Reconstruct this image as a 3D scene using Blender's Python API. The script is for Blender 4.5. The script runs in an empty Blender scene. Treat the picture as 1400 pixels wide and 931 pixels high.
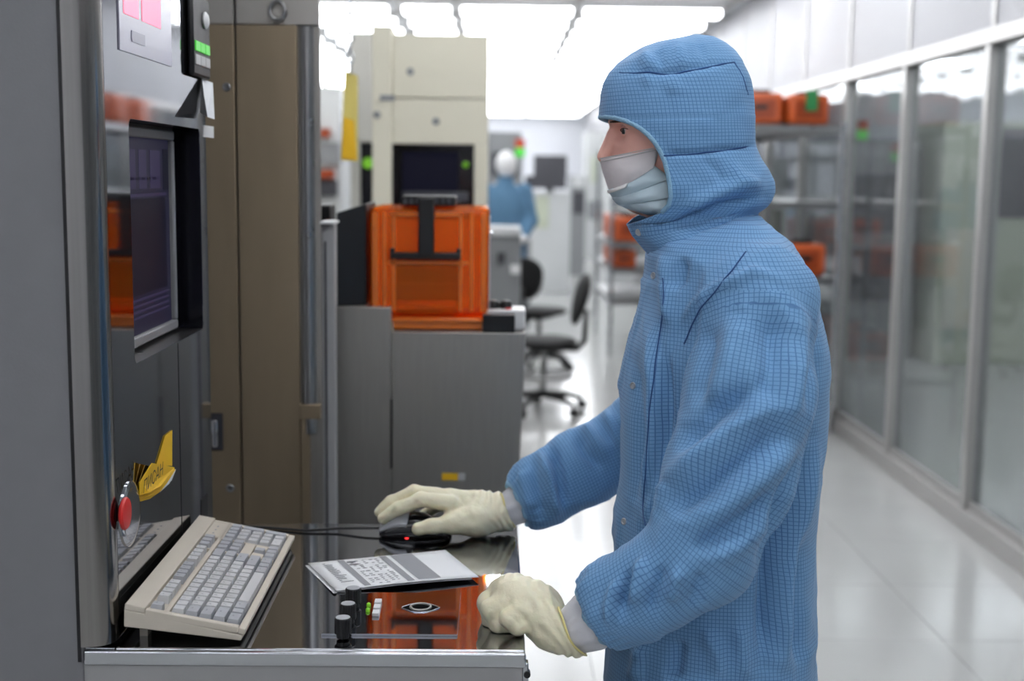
import bpy, bmesh, math, random
import numpy as np
from mathutils import Vector, Matrix
random.seed(7)
rng = np.random.default_rng(7)
S = bpy.context.scene
C = S.collection
PI = math.pi

# ------------------------------------------------------------------ camera
FPX = 1750.0                      # focal length in pixels of the 1400 x 931 frame
CAM_H = 1.57
_yc = Vector(((678 - 700) / FPX, (465.5 - 237) / FPX, -1)).normalized()
_zc = Vector((0.010, 1, 0)); _zc = (_zc - _yc * _zc.dot(_yc)).normalized()
_xc = _yc.cross(_zc)
CAM_R = Matrix((_xc, _yc, _zc))
CAM_P = Vector((0, 0, CAM_H))
cd = bpy.data.cameras.new('camera'); cam = bpy.data.objects.new('camera', cd); C.objects.link(cam)
cam.matrix_world = Matrix.Translation(CAM_P) @ CAM_R.to_4x4()
cd.sensor_width = 36; cd.lens = FPX / 1400 * 36
cd.dof.use_dof = True; cd.dof.focus_distance = 2.02; cd.dof.aperture_fstop = 2.8
cd.clip_start = 0.05; cd.clip_end = 200
S.camera = cam

# ------------------------------------------------------------------ world, exposure
wd = bpy.data.worlds.new('world'); S.world = wd; wd.use_nodes = True
wd.node_tree.nodes['Background'].inputs[0].default_value = (0.75, 0.8, 0.9, 1)
wd.node_tree.nodes['Background'].inputs[1].default_value = 0.15
S.view_settings.view_transform = 'Standard'; S.view_settings.look = 'None'
S.view_settings.gamma = 1; S.view_settings.use_curve_mapping = False
S.view_settings.exposure = 0.0
S.cycles.use_denoising = True
S.cycles.max_bounces = 10; S.cycles.diffuse_bounces = 4; S.cycles.glossy_bounces = 5
S.cycles.transmission_bounces = 8; S.cycles.transparent_max_bounces = 12
S.cycles.caustics_refractive = False; S.cycles.caustics_reflective = False
TUBE_FAR, TUBE_NEAR = 9.0, 15.0     # strength of the fluorescent tubes down the hall and over the bench
CEIL = 3.05

# ------------------------------------------------------------------ measuring helpers
def at(px, py, Y):
    d = CAM_R @ Vector(((px - 700) / FPX, (465.5 - py) / FPX, -1)); return CAM_P + d * (Y / d.y)
def atz(px, py, z):
    d = CAM_R @ Vector(((px - 700) / FPX, (465.5 - py) / FPX, -1)); return CAM_P + d * ((z - CAM_H) / d.z)
def atx(px, py, X):
    d = CAM_R @ Vector(((px - 700) / FPX, (465.5 - py) / FPX, -1)); return CAM_P + d * (X / d.x)

# ------------------------------------------------------------------ materials
def lin(c):
    return tuple((v / 12.92 if v <= 0.04045 else ((v + 0.055) / 1.055) ** 2.4) for v in [x / 255 for x in c]) + (1,)
def mat(name, rgb, rough=0.5, metal=0.0, var=0.0, scale=20, bump=0.0, bscale=60, emit=0, spec=None, trans=0, ior=None, aniso=None, coat=0, sss=0):
    m = bpy.data.materials.new(name); m.use_nodes = True
    nt = m.node_tree; b = nt.nodes['Principled BSDF']
    c = lin(rgb)
    b.inputs['Base Color'].default_value = c
    b.inputs['Roughness'].default_value = rough; b.inputs['Metallic'].default_value = metal
    if spec is not None: b.inputs['Specular IOR Level'].default_value = spec
    if trans: b.inputs['Transmission Weight'].default_value = trans
    if ior: b.inputs['IOR'].default_value = ior
    if coat: b.inputs['Coat Weight'].default_value = coat
    if sss:
        b.inputs['Subsurface Weight'].default_value = sss; b.inputs['Subsurface Radius'].default_value = (0.01, 0.004, 0.002)
    if emit:
        b.inputs['Emission Color'].default_value = c; b.inputs['Emission Strength'].default_value = emit
    tc = nt.nodes.new('ShaderNodeTexCoord')
    if var:
        mp = nt.nodes.new('ShaderNodeMapping'); nt.links.new(tc.outputs['Object'], mp.inputs[0])
        if aniso: mp.inputs['Scale'].default_value = aniso
        n = nt.nodes.new('ShaderNodeTexNoise'); n.inputs['Scale'].default_value = scale; n.inputs['Detail'].default_value = 4
        nt.links.new(mp.outputs[0], n.inputs['Vector'])
        mr = nt.nodes.new('ShaderNodeMapRange'); mr.inputs['To Min'].default_value = 1 - var; mr.inputs['To Max'].default_value = 1 + var
        nt.links.new(n.outputs['Fac'], mr.inputs['Value'])
        mx = nt.nodes.new('ShaderNodeVectorMath'); mx.operation = 'SCALE'; mx.inputs[0].default_value = c[:3]
        nt.links.new(mr.outputs[0], mx.inputs['Scale']); nt.links.new(mx.outputs[0], b.inputs['Base Color'])
        if rough > 0.02:
            mr2 = nt.nodes.new('ShaderNodeMapRange'); mr2.inputs['To Min'].default_value = max(0, rough * (1 - var)); mr2.inputs['To Max'].default_value = min(1, rough * (1 + var))
            nt.links.new(n.outputs['Fac'], mr2.inputs['Value']); nt.links.new(mr2.outputs[0], b.inputs['Roughness'])
    if bump:
        n2 = nt.nodes.new('ShaderNodeTexNoise'); n2.inputs['Scale'].default_value = bscale; n2.inputs['Detail'].default_value = 3
        nt.links.new(tc.outputs['Object'], n2.inputs['Vector'])
        bp = nt.nodes.new('ShaderNodeBump'); bp.inputs['Strength'].default_value = bump; bp.inputs['Distance'].default_value = 0.004
        nt.links.new(n2.outputs['Fac'], bp.inputs['Height']); nt.links.new(bp.outputs[0], b.inputs['Normal'])
    return m
def fabric_mat(name, base, line, pitch=0.0062, width=0.085, rough=0.75):
    """woven cleanroom cloth with the dark conductive thread grid, drawn in UV metres"""
    m = mat(name, base, rough, spec=0.25)
    nt = m.node_tree; b = nt.nodes['Principled BSDF']
    uv = nt.nodes.new('ShaderNodeUVMap'); uv.uv_map = 'UVMap'
    sp = nt.nodes.new('ShaderNodeSeparateXYZ'); nt.links.new(uv.outputs[0], sp.inputs[0])
    ds = []
    for ax in 'XY':
        pp = nt.nodes.new('ShaderNodeMath'); pp.operation = 'PINGPONG'; pp.inputs[1].default_value = pitch / 2
        nt.links.new(sp.outputs[ax], pp.inputs[0])
        mr = nt.nodes.new('ShaderNodeMapRange'); mr.interpolation_type = 'SMOOTHSTEP'
        mr.inputs['From Min'].default_value = pitch * width * 0.5; mr.inputs['From Max'].default_value = pitch * width * 1.5
        mr.inputs['To Min'].default_value = 1; mr.inputs['To Max'].default_value = 0
        nt.links.new(pp.outputs[0], mr.inputs['Value']); ds.append(mr)
    mx = nt.nodes.new('ShaderNodeMath'); mx.operation = 'MAXIMUM'
    nt.links.new(ds[0].outputs[0], mx.inputs[0]); nt.links.new(ds[1].outputs[0], mx.inputs[1])
    tc = nt.nodes.new('ShaderNodeTexCoord')
    n = nt.nodes.new('ShaderNodeTexNoise'); n.inputs['Scale'].default_value = 9; n.inputs['Detail'].default_value = 3
    nt.links.new(tc.outputs['Object'], n.inputs['Vector'])
    r = nt.nodes.new('ShaderNodeMapRange'); r.inputs['To Min'].default_value = 0.45; r.inputs['To Max'].default_value = 0.95
    nt.links.new(n.outputs['Fac'], r.inputs['Value'])
    m2 = nt.nodes.new('ShaderNodeMath'); m2.operation = 'MULTIPLY'; nt.links.new(mx.outputs[0], m2.inputs[0]); nt.links.new(r.outputs[0], m2.inputs[1])
    mix = nt.nodes.new('ShaderNodeMix'); mix.data_type = 'RGBA'
    mix.inputs['A'].default_value = lin(base); mix.inputs['B'].default_value = lin(line)
    nt.links.new(m2.outputs[0], mix.inputs['Factor']); nt.links.new(mix.outputs['Result'], b.inputs['Base Color'])
    n2 = nt.nodes.new('ShaderNodeTexNoise'); n2.inputs['Scale'].default_value = 38; n2.inputs['Detail'].default_value = 3
    nt.links.new(tc.outputs['Object'], n2.inputs['Vector'])
    bp = nt.nodes.new('ShaderNodeBump'); bp.inputs['Strength'].default_value = 0.22; bp.inputs['Distance'].default_value = 0.006
    nt.links.new(n2.outputs['Fac'], bp.inputs['Height']); nt.links.new(bp.outputs[0], b.inputs['Normal'])
    b.inputs['Sheen Weight'].default_value = 0.15
    return m
def pane_mat(name, tint, refl, rough=0.02, haze=0.0, ior=1.32):
    m = bpy.data.materials.new(name); m.use_nodes = True; nt = m.node_tree
    for n in list(nt.nodes):
        if n.type != 'OUTPUT_MATERIAL': nt.nodes.remove(n)
    o = [n for n in nt.nodes if n.type == 'OUTPUT_MATERIAL'][0]
    t = nt.nodes.new('ShaderNodeBsdfTransparent'); t.inputs[0].default_value = lin(tint)
    g = nt.nodes.new('ShaderNodeBsdfGlossy'); g.inputs['Roughness'].default_value = rough
    lw = nt.nodes.new('ShaderNodeLayerWeight'); lw.inputs[0].default_value = 0.5
    pw = nt.nodes.new('ShaderNodeMath'); pw.operation = 'POWER'; pw.inputs[1].default_value = 4; nt.links.new(lw.outputs['Facing'], pw.inputs[0])
    mr = nt.nodes.new('ShaderNodeMapRange'); mr.inputs['From Max'].default_value = 1; mr.inputs['To Min'].default_value = refl; mr.inputs['To Max'].default_value = 0.45
    nt.links.new(pw.outputs[0], mr.inputs['Value'])
    mx = nt.nodes.new('ShaderNodeMixShader'); nt.links.new(mr.outputs[0], mx.inputs[0])
    df = nt.nodes.new('ShaderNodeBsdfDiffuse'); df.inputs[0].default_value = (0.8, 0.8, 0.82, 1)
    hz = nt.nodes.new('ShaderNodeMixShader'); hz.inputs[0].default_value = haze; nt.links.new(t.outputs[0], hz.inputs[1]); nt.links.new(df.outputs[0], hz.inputs[2])
    nt.links.new(hz.outputs[0], mx.inputs[1]); nt.links.new(g.outputs[0], mx.inputs[2]); nt.links.new(mx.outputs[0], o.inputs[0])
    return m
def tint_mat(name, tint, rgb, fac):
    """clear tinted plastic: light passes through coloured, part of it scatters"""
    m = mat(name, rgb, 0.16, var=0.06, scale=10); nt = m.node_tree; b = nt.nodes['Principled BSDF']; o = [n for n in nt.nodes if n.type == 'OUTPUT_MATERIAL'][0]
    t = nt.nodes.new('ShaderNodeBsdfTransparent'); t.inputs[0].default_value = lin(tint)
    mx = nt.nodes.new('ShaderNodeMixShader'); mx.inputs[0].default_value = fac
    nt.links.new(t.outputs[0], mx.inputs[1]); nt.links.new(b.outputs[0], mx.inputs[2]); nt.links.new(mx.outputs[0], o.inputs[0]); return m
def emit_mat(name, rgb, s, base=None):
    m = bpy.data.materials.new(name); m.use_nodes = True; nt = m.node_tree
    b = nt.nodes['Principled BSDF']; b.inputs['Base Color'].default_value = lin(base or rgb); b.inputs['Roughness'].default_value = 0.4
    b.inputs['Emission Color'].default_value = lin(rgb); b.inputs['Emission Strength'].default_value = s
    if base: b.inputs['Specular IOR Level'].default_value = 0.12
    return m

M = dict(
    floor=mat('floor_vinyl', (192, 192, 190), 0.16, var=0.06, scale=3, spec=0.6),
    floor_joint=mat('floor_joint', (150, 150, 148), 0.6),
    ceiling=mat('ceiling_white', (225, 228, 230), 0.6, var=0.02, scale=4),
    wallw=mat('wall_white', (222, 224, 230), 0.35, var=0.03, scale=2),
    alu=mat('aluminium_frame', (176, 174, 172), 0.4, 0.35, var=0.05, scale=30),
    wallup=mat('upper_wall_panel', (162, 162, 167), 0.5, var=0.03, scale=2),
    glass=pane_mat('partition_glass', (226, 230, 231), 0.02, haze=0.04),
    mirror=mat('polished_steel', (190, 192, 196), 0.035, 1.0, var=0.03, scale=5),
    face=mat('polished_face_steel', (154, 157, 163), 0.05, 1.0, var=0.05, scale=6, aniso=(1, 1, 14)),
    post=mat('satin_chrome', (150, 147, 144), 0.17, 1.0, var=0.15, scale=5, aniso=(30, 30, 0.3)),
    snap=mat('snap_metal', (205, 208, 212), 0.35, 0.8),
    chrome=mat('chrome', (196, 198, 202), 0.1, 1.0, var=0.04, scale=8),
    brushed=mat('brushed_steel', (160, 157, 152), 0.45, 0.8, var=0.10, scale=14, aniso=(9, 9, 0.6)),
    steel=mat('satin_steel', (150, 150, 150), 0.28, 1.0, var=0.06, scale=18),
    bronze=mat('tan_satin_steel', (152, 136, 113), 0.42, 0.6, var=0.10, scale=7, aniso=(4, 4, 0.7)),
    bronze_lit=mat('lit_tan_satin_steel', (176, 172, 166), 0.42, 0.6, var=0.05, scale=7),  # paler copy of the tan steel, reflected light put into its colour
    grey=mat('grey_paint', (124, 124, 128), 0.5, var=0.05, scale=25, bump=0.05, bscale=260),
    grey_lt=mat('light_grey_paint', (160, 160, 160), 0.5, var=0.04, scale=20),
    black=mat('black_plastic', (9, 9, 12), 0.45, var=0.1, scale=40),
    blackmatte=mat('matte_black', (6, 6, 8), 0.9, spec=0.05),
    blackgloss=mat('black_gloss', (12, 12, 20), 0.2),
    blackfab=mat('black_upholstery', (7, 7, 9), 0.7, var=0.1, scale=30),
    beigekb=mat('keyboard_beige', (205, 196, 182), 0.5, var=0.03, scale=30),
    keywhite=mat('key_pale', (204, 204, 206), 0.5, var=0.02, scale=30),
    keygrey=mat('key_grey', (176, 178, 184), 0.5, var=0.02, scale=30),
    legend=mat('legend_ink', (70, 72, 82), 0.6),
    cream=mat('cream_paint', (214, 209, 190), 0.5, var=0.03, scale=6),
    creamgrey=mat('grey_cream_paint', (186, 184, 176), 0.5, var=0.03, scale=6),
    orange=tint_mat('orange_polycarbonate', (255, 198, 112), (250, 146, 44), 0.24),
    podsolid=mat('stored_pod_orange', (196, 88, 38), 0.35, var=0.1, scale=12),
    orangesolid=mat('orange_plastic', (236, 124, 40), 0.25, var=0.1, scale=12),
    orangedark=mat('amber_plastic', (150, 58, 12), 0.3, var=0.15, scale=12),
    paper=mat('paper', (232, 233, 235), 0.7, var=0.015, scale=30),
    ink=mat('print_grey', (150, 151, 155), 0.8), inkd=mat('print_dark', (96, 98, 104), 0.8),
    yellow=mat('yellow_card', (236, 186, 24), 0.55, var=0.06, scale=30),
    inkb=mat('print_black', (22, 20, 20), 0.7),
    red=mat('red_button', (214, 38, 36), 0.4, var=0.05), pink=emit_mat('pink_lamp', (255, 120, 150), 1.0),
    green=emit_mat('green_lamp', (80, 200, 70), 0.45), greenled=emit_mat('green_led', (120, 190, 40), 0.25),
    redled=emit_mat('red_sensor_glow', (255, 50, 50), 3.0), orangelamp=mat('red_lens', (190, 70, 40), 0.3),
    screen=emit_mat('dim_screen', (48, 46, 76), 0.36, (8, 8, 12)), uid=emit_mat('screen_dark', (22, 22, 42), 0.5, (6, 6, 8)), uil=emit_mat('screen_pale', (70, 62, 100), 0.42, (8, 8, 12)),
    display=mat('status_display', (168, 166, 184), 0.2), displayd=mat('status_display_dark', (120, 118, 140), 0.25),
    white=mat('white_plastic', (226, 226, 226), 0.45, var=0.02), whitegrey=mat('pale_grey_plastic', (190, 190, 190), 0.45),
    framegrey=mat('screen_frame_grey', (128, 128, 130), 0.45),
    mousegrey=mat('mouse_grey', (172, 174, 180), 0.4, var=0.05),
    cloth=fabric_mat('blue_grid_cloth', (120, 166, 208), (58, 100, 156)),
    clothedge=mat('blue_binding', (142, 184, 212), 0.8, var=0.12, scale=300, bump=0.6, bscale=420), seam=mat('blue_seam', (46, 84, 138), 0.8),
    cuff=mat('silver_grey_knit', (212, 212, 218), 0.42, var=0.05, scale=20, bump=0.2, bscale=160),
    glove=mat('pale_yellow_latex', (240, 233, 203), 0.40, var=0.03, scale=40, bump=0.45, bscale=90, sss=0.12),
    glovebead=mat('latex_bead', (232, 218, 150), 0.4),
    skin=mat('skin', (238, 182, 166), 0.5, var=0.06, scale=40, bump=0.1, bscale=300, sss=0.1),
    eyew=mat('eye_white', (205, 200, 198), 0.2), iris=mat('iris', (62, 66, 66), 0.15), pupil=mat('pupil', (10, 10, 12), 0.1), hair=mat('brow_hair', (88, 66, 54), 0.8),
    maskw=mat('mask_white', (222, 216, 218), 0.75, var=0.02, bump=0.2, bscale=90), maskb=mat('mask_pale_blue', (196, 216, 226), 0.75, var=0.03, bump=0.2, bscale=90),
    teal=mat('far_coverall', (82, 120, 150), 0.8), dark=mat('dark_equipment', (60, 60, 66), 0.4, var=0.1),
    midgrey=mat('mid_grey_equipment', (132, 134, 136), 0.45, var=0.06, scale=5), paleeq=mat('pale_equipment', (196, 198, 198), 0.45, var=0.04, scale=5),
    bluepale=mat('pale_blue_equipment', (150, 180, 204), 0.5), greenish=mat('green_cream_paint', (186, 192, 172), 0.5), greencap=mat('green_plastic', (40, 130, 70), 0.4),
    clearpod=mat('smoky_plastic', (170, 160, 150), 0.25), yellowfilm=mat('yellow_film', (232, 214, 120), 0.5, trans=0.2), boot=mat('boot', (220, 222, 226), 0.6),
)

# ------------------------------------------------------------------ mesh helpers
class MB:
    def __init__(s): s.v = []; s.f = []
    def add(s, v, f):
        n = len(s.v); s.v += [tuple(p) for p in v]; s.f += [tuple(i + n for i in q) for q in f]; return s
    def box(s, x0, x1, y0, y1, z0, z1):
        v = [(x, y, z) for z in (z0, z1) for y in (y0, y1) for x in (x0, x1)]
        return s.add(v, [(0, 2, 3, 1), (4, 5, 7, 6), (0, 1, 5, 4), (2, 6, 7, 3), (0, 4, 6, 2), (1, 3, 7, 5)])
    def hexa(s, b, t):   # bottom ring and top ring, four points each, counter-clockwise seen from above
        return s.add(list(b) + list(t), [(3, 2, 1, 0), (4, 5, 6, 7), (0, 1, 5, 4), (1, 2, 6, 5), (2, 3, 7, 6), (3, 0, 4, 7)])
    def tube(s, pts, r, n=10, cap=True, closed=False):
        pts = [Vector(p) for p in pts]; k = len(pts)
        rs = r if isinstance(r, (list, tuple)) else [r] * k
        base = []; prev = None
        for i in range(k):
            if closed: d = pts[(i + 1) % k] - pts[i - 1]
            else: d = pts[min(i + 1, k - 1)] - pts[max(i - 1, 0)]
            d.normalize()
            if prev is None:
                u = d.cross(Vector((0, 0, 1)));
                if u.length < 1e-3: u = d.cross(Vector((1, 0, 0)))
            else:
                u = prev - d * prev.dot(d)
            u.normalize(); w = d.cross(u); prev = u
            base.append([pts[i] + (u * math.cos(2 * PI * j / n) + w * math.sin(2 * PI * j / n)) * rs[i] for j in range(n)])
        v = [p for ring in base for p in ring]; f = []
        for i in range(k if closed else k - 1):
            a, b = i * n, ((i + 1) % k) * n
            for j in range(n): f.append((a + j, a + (j + 1) % n, b + (j + 1) % n, b + j))
        if cap and not closed: f += [tuple(range(n - 1, -1, -1)), tuple((k - 1) * n + j for j in range(n))]
        return s.add(v, f)
    def cyl(s, p0, p1, r, n=20, r2=None): return s.tube([p0, p1], [r, r if r2 is None else r2], n)
    def lathe(s, prof, c, axis='z', n=24, sx=1, sy=1):  # prof: (radius, height) list
        v = []; f = []; k = len(prof)
        for (r, h) in prof:
            for j in range(n):
                a = 2 * PI * j / n; p = (r * math.cos(a) * sx, r * math.sin(a) * sy, h)
                if axis == 'x': p = (p[2], p[0], p[1])
                if axis == 'y': p = (p[0], p[2], p[1])
                v.append((p[0] + c[0], p[1] + c[1], p[2] + c[2]))
        for i in range(k - 1):
            for j in range(n): f.append((i * n + j, i * n + (j + 1) % n, (i + 1) * n + (j + 1) % n, (i + 1) * n + j))
        f += [tuple(range(n - 1, -1, -1)), tuple((k - 1) * n + j for j in range(n))]
        return s.add(v, f)
    def mesh(s, name):
        me = bpy.data.meshes.new(name); me.from_pydata(s.v, [], s.f); me.update()
        bm = bmesh.new(); bm.from_mesh(me); bmesh.ops.recalc_face_normals(bm, faces=bm.faces); bm.to_mesh(me); bm.free()
        return me
    def build(s, name, m, parent=None, bevel=0, smooth=False, segs=2):
        return put(name, s.mesh(name), m, parent, bevel, smooth, segs)
def put(name, me, m, parent=None, bevel=0, smooth=False, segs=2):
    o = bpy.data.objects.new(name, me); C.objects.link(o)
    if m is not None and not me.materials: me.materials.append(M[m] if isinstance(m, str) else m)
    if parent is not None:
        o.parent = parent; o.matrix_parent_inverse = parent.matrix_basis.inverted()
    if bevel:
        b = o.modifiers.new('bevel', 'BEVEL'); b.width = bevel; b.segments = segs; b.limit_method = 'ANGLE'; b.angle_limit = 0.6
        smooth = smooth or 'auto'
    if smooth:
        me.polygons.foreach_set('use_smooth', [True] * len(me.polygons))
        if smooth == 'auto': me.set_sharp_from_angle(angle=math.radians(40))
    return o
def tag(o, label, cat, group=None):
    o['label'] = label; o['category'] = cat
    if group: o['group'] = group
    return o
def struct(o): o['kind'] = 'structure'; return o
def empty(name, loc=(0, 0, 0), rz=0):
    o = bpy.data.objects.new(name, None); C.objects.link(o); o.location = loc; o.rotation_euler = (0, 0, rz); o.empty_display_size = 0.1
    return o
def thing(name, label, cat, loc=(0, 0, 0), rz=0, group=None): return tag(empty(name, loc, rz), label, cat, group)
def box(name, m, parent, x0, x1, y0, y1, z0, z1, bevel=0, segs=2): return MB().box(x0, x1, y0, y1, z0, z1).build(name, m, parent, bevel, segs=segs)
def copy_tree(o, parent=None):
    c = o.copy(); C.objects.link(c)
    if parent is not None: c.parent = parent
    for ch in o.children: copy_tree(ch, c)
    return c
def moved(o, loc, rz=None, label=None, group=None):
    o.location = loc
    if rz is not None: o.rotation_euler = (0, 0, rz)
    if label: o['label'] = label
    if group: o['group'] = group
    return o
def grid_mesh(name, P, uv=None, closed=False):
    """P[i][j] points -> quad sheet; closed wraps j"""
    a, b = len(P), len(P[0]); v = [tuple(p) for row in P for p in row]; f = []; fu = []
    for i in range(a - 1):
        for j in range(b if closed else b - 1):
            j2 = (j + 1) % b
            f.append((i * b + j, i * b + j2, (i + 1) * b + j2, (i + 1) * b + j))
            if uv: fu += [uv[i][j], uv[i][j + 1], uv[i + 1][j + 1], uv[i + 1][j]]
    me = bpy.data.meshes.new(name); me.from_pydata(v, [], f); me.update()
    if uv:
        l = me.uv_layers.new(name='UVMap'); l.data.foreach_set('uv', np.array(fu, dtype=np.float32).ravel())
    return me
def text_mesh(s, size, extrude=0.0):
    cu = bpy.data.curves.new('lettering', 'FONT'); cu.body = s; cu.size = size; cu.extrude = extrude; cu.align_x = 'CENTER'; cu.align_y = 'CENTER'; cu.resolution_u = 2
    o = bpy.data.objects.new('lettering_tmp', cu); C.objects.link(o)
    dg = bpy.context.evaluated_depsgraph_get(); me = bpy.data.meshes.new_from_object(o.evaluated_get(dg))
    bpy.data.objects.remove(o); bpy.data.curves.remove(cu); return me

# ------------------------------------------------------------------ implicit surfaces (cloth, gloves, heads)
def smin(a, b, k):
    h = np.clip(0.5 + 0.5 * (b - a) / k, 0, 1); return b + (a - b) * h - k * h * (1 - h)
def rcone(p, a, b, ra, rb):
    a = np.array(a, np.float32); b = np.array(b, np.float32); ab = b - a
    t = np.clip(((p - a) @ ab) / max(float(ab @ ab), 1e-9), 0, 1)
    return np.linalg.norm(p - a - t[..., None] * ab, axis=-1) - (ra + (rb - ra) * t)
def chain(p, pts, rs, k=0.01):
    d = None
    for i in range(len(pts) - 1):
        e = rcone(p, pts[i], pts[i + 1], rs[i], rs[i + 1]); d = e if d is None else smin(d, e, k)
    return d
def ellipsoid(p, c, r, rot=None):
    q = (p - np.array(c, np.float32))
    if rot is not None: q = q @ np.array(rot, np.float32)
    q = q / np.array(r, np.float32); k = np.linalg.norm(q, axis=-1); return (k - 1) * min(r)
def surface(fn, lo, hi, h, smooth=2):
    lo = np.array(lo, np.float32); n = np.ceil((np.array(hi) - lo) / h).astype(int) + 1
    ax = [lo[i] + h * np.arange(n[i], dtype=np.float32) for i in range(3)]
    f = np.empty(n, np.float32)
    for i0 in range(0, n[0], 24):
        i1 = min(n[0], i0 + 24); P = np.stack(np.meshgrid(ax[0][i0:i1], ax[1], ax[2], indexing='ij'), -1); f[i0:i1] = fn(P)
    ins = f < 0
    cnt = np.zeros(n - 1, np.int8); offs = [(a, b, c) for a in (0, 1) for b in (0, 1) for c in (0, 1)]
    for (a, b, c) in offs: cnt += ins[a:n[0] - 1 + a, b:n[1] - 1 + b, c:n[2] - 1 + c]
    idx = np.argwhere((cnt > 0) & (cnt < 8)); N = len(idx)
    cm = -np.ones(n - 1, np.int32); cm[tuple(idx.T)] = np.arange(N)
    fv = np.stack([f[idx[:, 0] + a, idx[:, 1] + b, idx[:, 2] + c] for (a, b, c) in offs], 1)
    acc = np.zeros((N, 3)); w = np.zeros(N)
    for i in range(8):
        for j in range(i + 1, 8):
            o1, o2 = np.array(offs[i]), np.array(offs[j])
            if abs(o1 - o2).sum() != 1: continue
            a, b = fv[:, i], fv[:, j]; mk = (a < 0) != (b < 0)
            t = np.where(mk, a / np.where(mk, a - b, 1), 0)
            acc += np.where(mk[:, None], o1 + t[:, None] * (o2 - o1), 0); w += mk
    V = (idx + acc / w[:, None]) * h + lo
    quads = []
    for axn in range(3):
        o1, o2 = [(1, 2), (2, 0), (0, 1)][axn]
        sl0 = [slice(None)] * 3; sl1 = [slice(None)] * 3; sl0[axn] = slice(0, -1); sl1[axn] = slice(1, None)
        ch = ins[tuple(sl0)] != ins[tuple(sl1)]; e = np.argwhere(ch)
        e = e[(e[:, o1] > 0) & (e[:, o2] > 0) & (e[:, o1] < n[o1] - 1) & (e[:, o2] < n[o2] - 1)]
        d1 = np.zeros(3, int); d1[o1] = 1; d2 = np.zeros(3, int); d2[o2] = 1
        q = np.stack([cm[tuple((e - d1 - d2).T)], cm[tuple((e - d2).T)], cm[tuple(e.T)], cm[tuple((e - d1).T)]], 1)
        fl = ins[tuple(e.T)]; q[~fl] = q[~fl][:, ::-1]; quads.append(q)
    Q = np.concatenate(quads); Q = Q[(Q >= 0).all(1)]
    E = np.concatenate([Q[:, [0, 1]], Q[:, [1, 2]], Q[:, [2, 3]], Q[:, [3, 0]]])
    deg = np.bincount(E.ravel(), minlength=N)
    for it in range(smooth * 2):
        lam = 0.5 if it % 2 == 0 else -0.45
        s = np.stack([np.bincount(E[:, 0], V[E[:, 1], k], N) + np.bincount(E[:, 1], V[E[:, 0], k], N) for k in range(3)], 1)
        V = V + lam * (s / np.maximum(deg, 1)[:, None] - V)
    return V, Q
def vnormals(V, Q):
    fn = np.cross(V[Q[:, 2]] - V[Q[:, 0]], V[Q[:, 3]] - V[Q[:, 1]]); N = np.zeros_like(V)
    for k in range(4):
        for c in range(3): N[:, c] += np.bincount(Q[:, k], fn[:, c], len(V))
    return N / np.maximum(np.linalg.norm(N, axis=1), 1e-12)[:, None]
def vq_mesh(name, V, Q, uv=None):
    me = bpy.data.meshes.new(name); me.vertices.add(len(V)); me.vertices.foreach_set('co', V.astype(np.float32).ravel())
    me.loops.add(Q.size); me.loops.foreach_set('vertex_index', Q.astype(np.int32).ravel())
    me.polygons.add(len(Q)); me.polygons.foreach_set('loop_start', np.arange(0, Q.size, 4, dtype=np.int32))
    if uv is not None:
        l = me.uv_layers.new(name='UVMap'); l.data.foreach_set('uv', uv.astype(np.float32).ravel())
    me.update(calc_edges=True); me.validate(); me.polygons.foreach_set('use_smooth', [True] * len(me.polygons)); return me
def value_noise(P, sc, seed=0):
    """smooth 3-D value noise in numpy, -1..1"""
    r = np.random.default_rng(seed).random((32, 32, 32)) * 2 - 1
    q = np.asarray(P) * sc; i = np.floor(q).astype(int); t = q - i; t = t * t * (3 - 2 * t); o = 0
    for a in (0, 1):
        for b in (0, 1):
            for c in (0, 1):
                w = (t[..., 0] if a else 1 - t[..., 0]) * (t[..., 1] if b else 1 - t[..., 1]) * (t[..., 2] if c else 1 - t[..., 2])
                o = o + w * r[(i[..., 0] + a) % 32, (i[..., 1] + b) % 32, (i[..., 2] + c) % 32]
    return o

# ================================================================== THE SETTING
XW = 2.16                          # glass partition on the right
floor = struct(empty('floor'))
box('floor_base', 'floor_joint', floor, -5, 8, -3, 32, -0.05, -0.004)
TX0, TY0, TN, TM = -0.9, 1.2, 5, 16
me_tile = MB().box(0.001, 0.599, 0.001, 0.599, -0.004, 0).mesh('floor_tile')
for i in range(TN):
    for j in range(TM):
        o = put('floor_tile', me_tile, 'floor', floor); o.location = (TX0 + 0.612 * i, TY0 + 0.6 * j, 0); o.scale = (1.02, 1, 1)
b = MB()
b.box(-5, TX0, -3, 32, -0.004, 0); b.box(TX0 + 0.612 * TN, 8, -3, 32, -0.004, 0)
b.box(TX0, TX0 + 0.612 * TN, -3, TY0, -0.004, 0); b.box(TX0, TX0 + 0.612 * TN, TY0 + 0.6 * TM, 32, -0.004, 0)
b.build('floor_sheet', 'floor', floor)
ceiling = struct(empty('ceiling'))
box('ceiling_panel', 'ceiling', ceiling, -5, 8, -3, 32, CEIL, CEIL + 0.08)
for k in range(12):
    box('ceiling_rail', 'alu', ceiling, -5, 8, 10.4 + 1.8 * k, 10.46 + 1.8 * k, CEIL - 0.03, CEIL)
for x in (-0.88, -0.36, 0.70, 2.02):
    box('ceiling_rail', 'alu', ceiling, x - 0.02, x + 0.02, -3, 32, CEIL - 0.025, CEIL)
struct(box('wall_left', 'wallw', None, -5.08, -5, -3, 32, 0, CEIL))
struct(box('wall_far', 'wallw', None, -5, 8, 32, 32.08, 0, CEIL))
struct(box('wall_behind', 'wallw', None, -5, 8, -3.08, -3, 0, CEIL))
struct(box('wall_outer', 'wallw', None, 6.5, 6.58, -3, 32, 0, CEIL))
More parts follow.
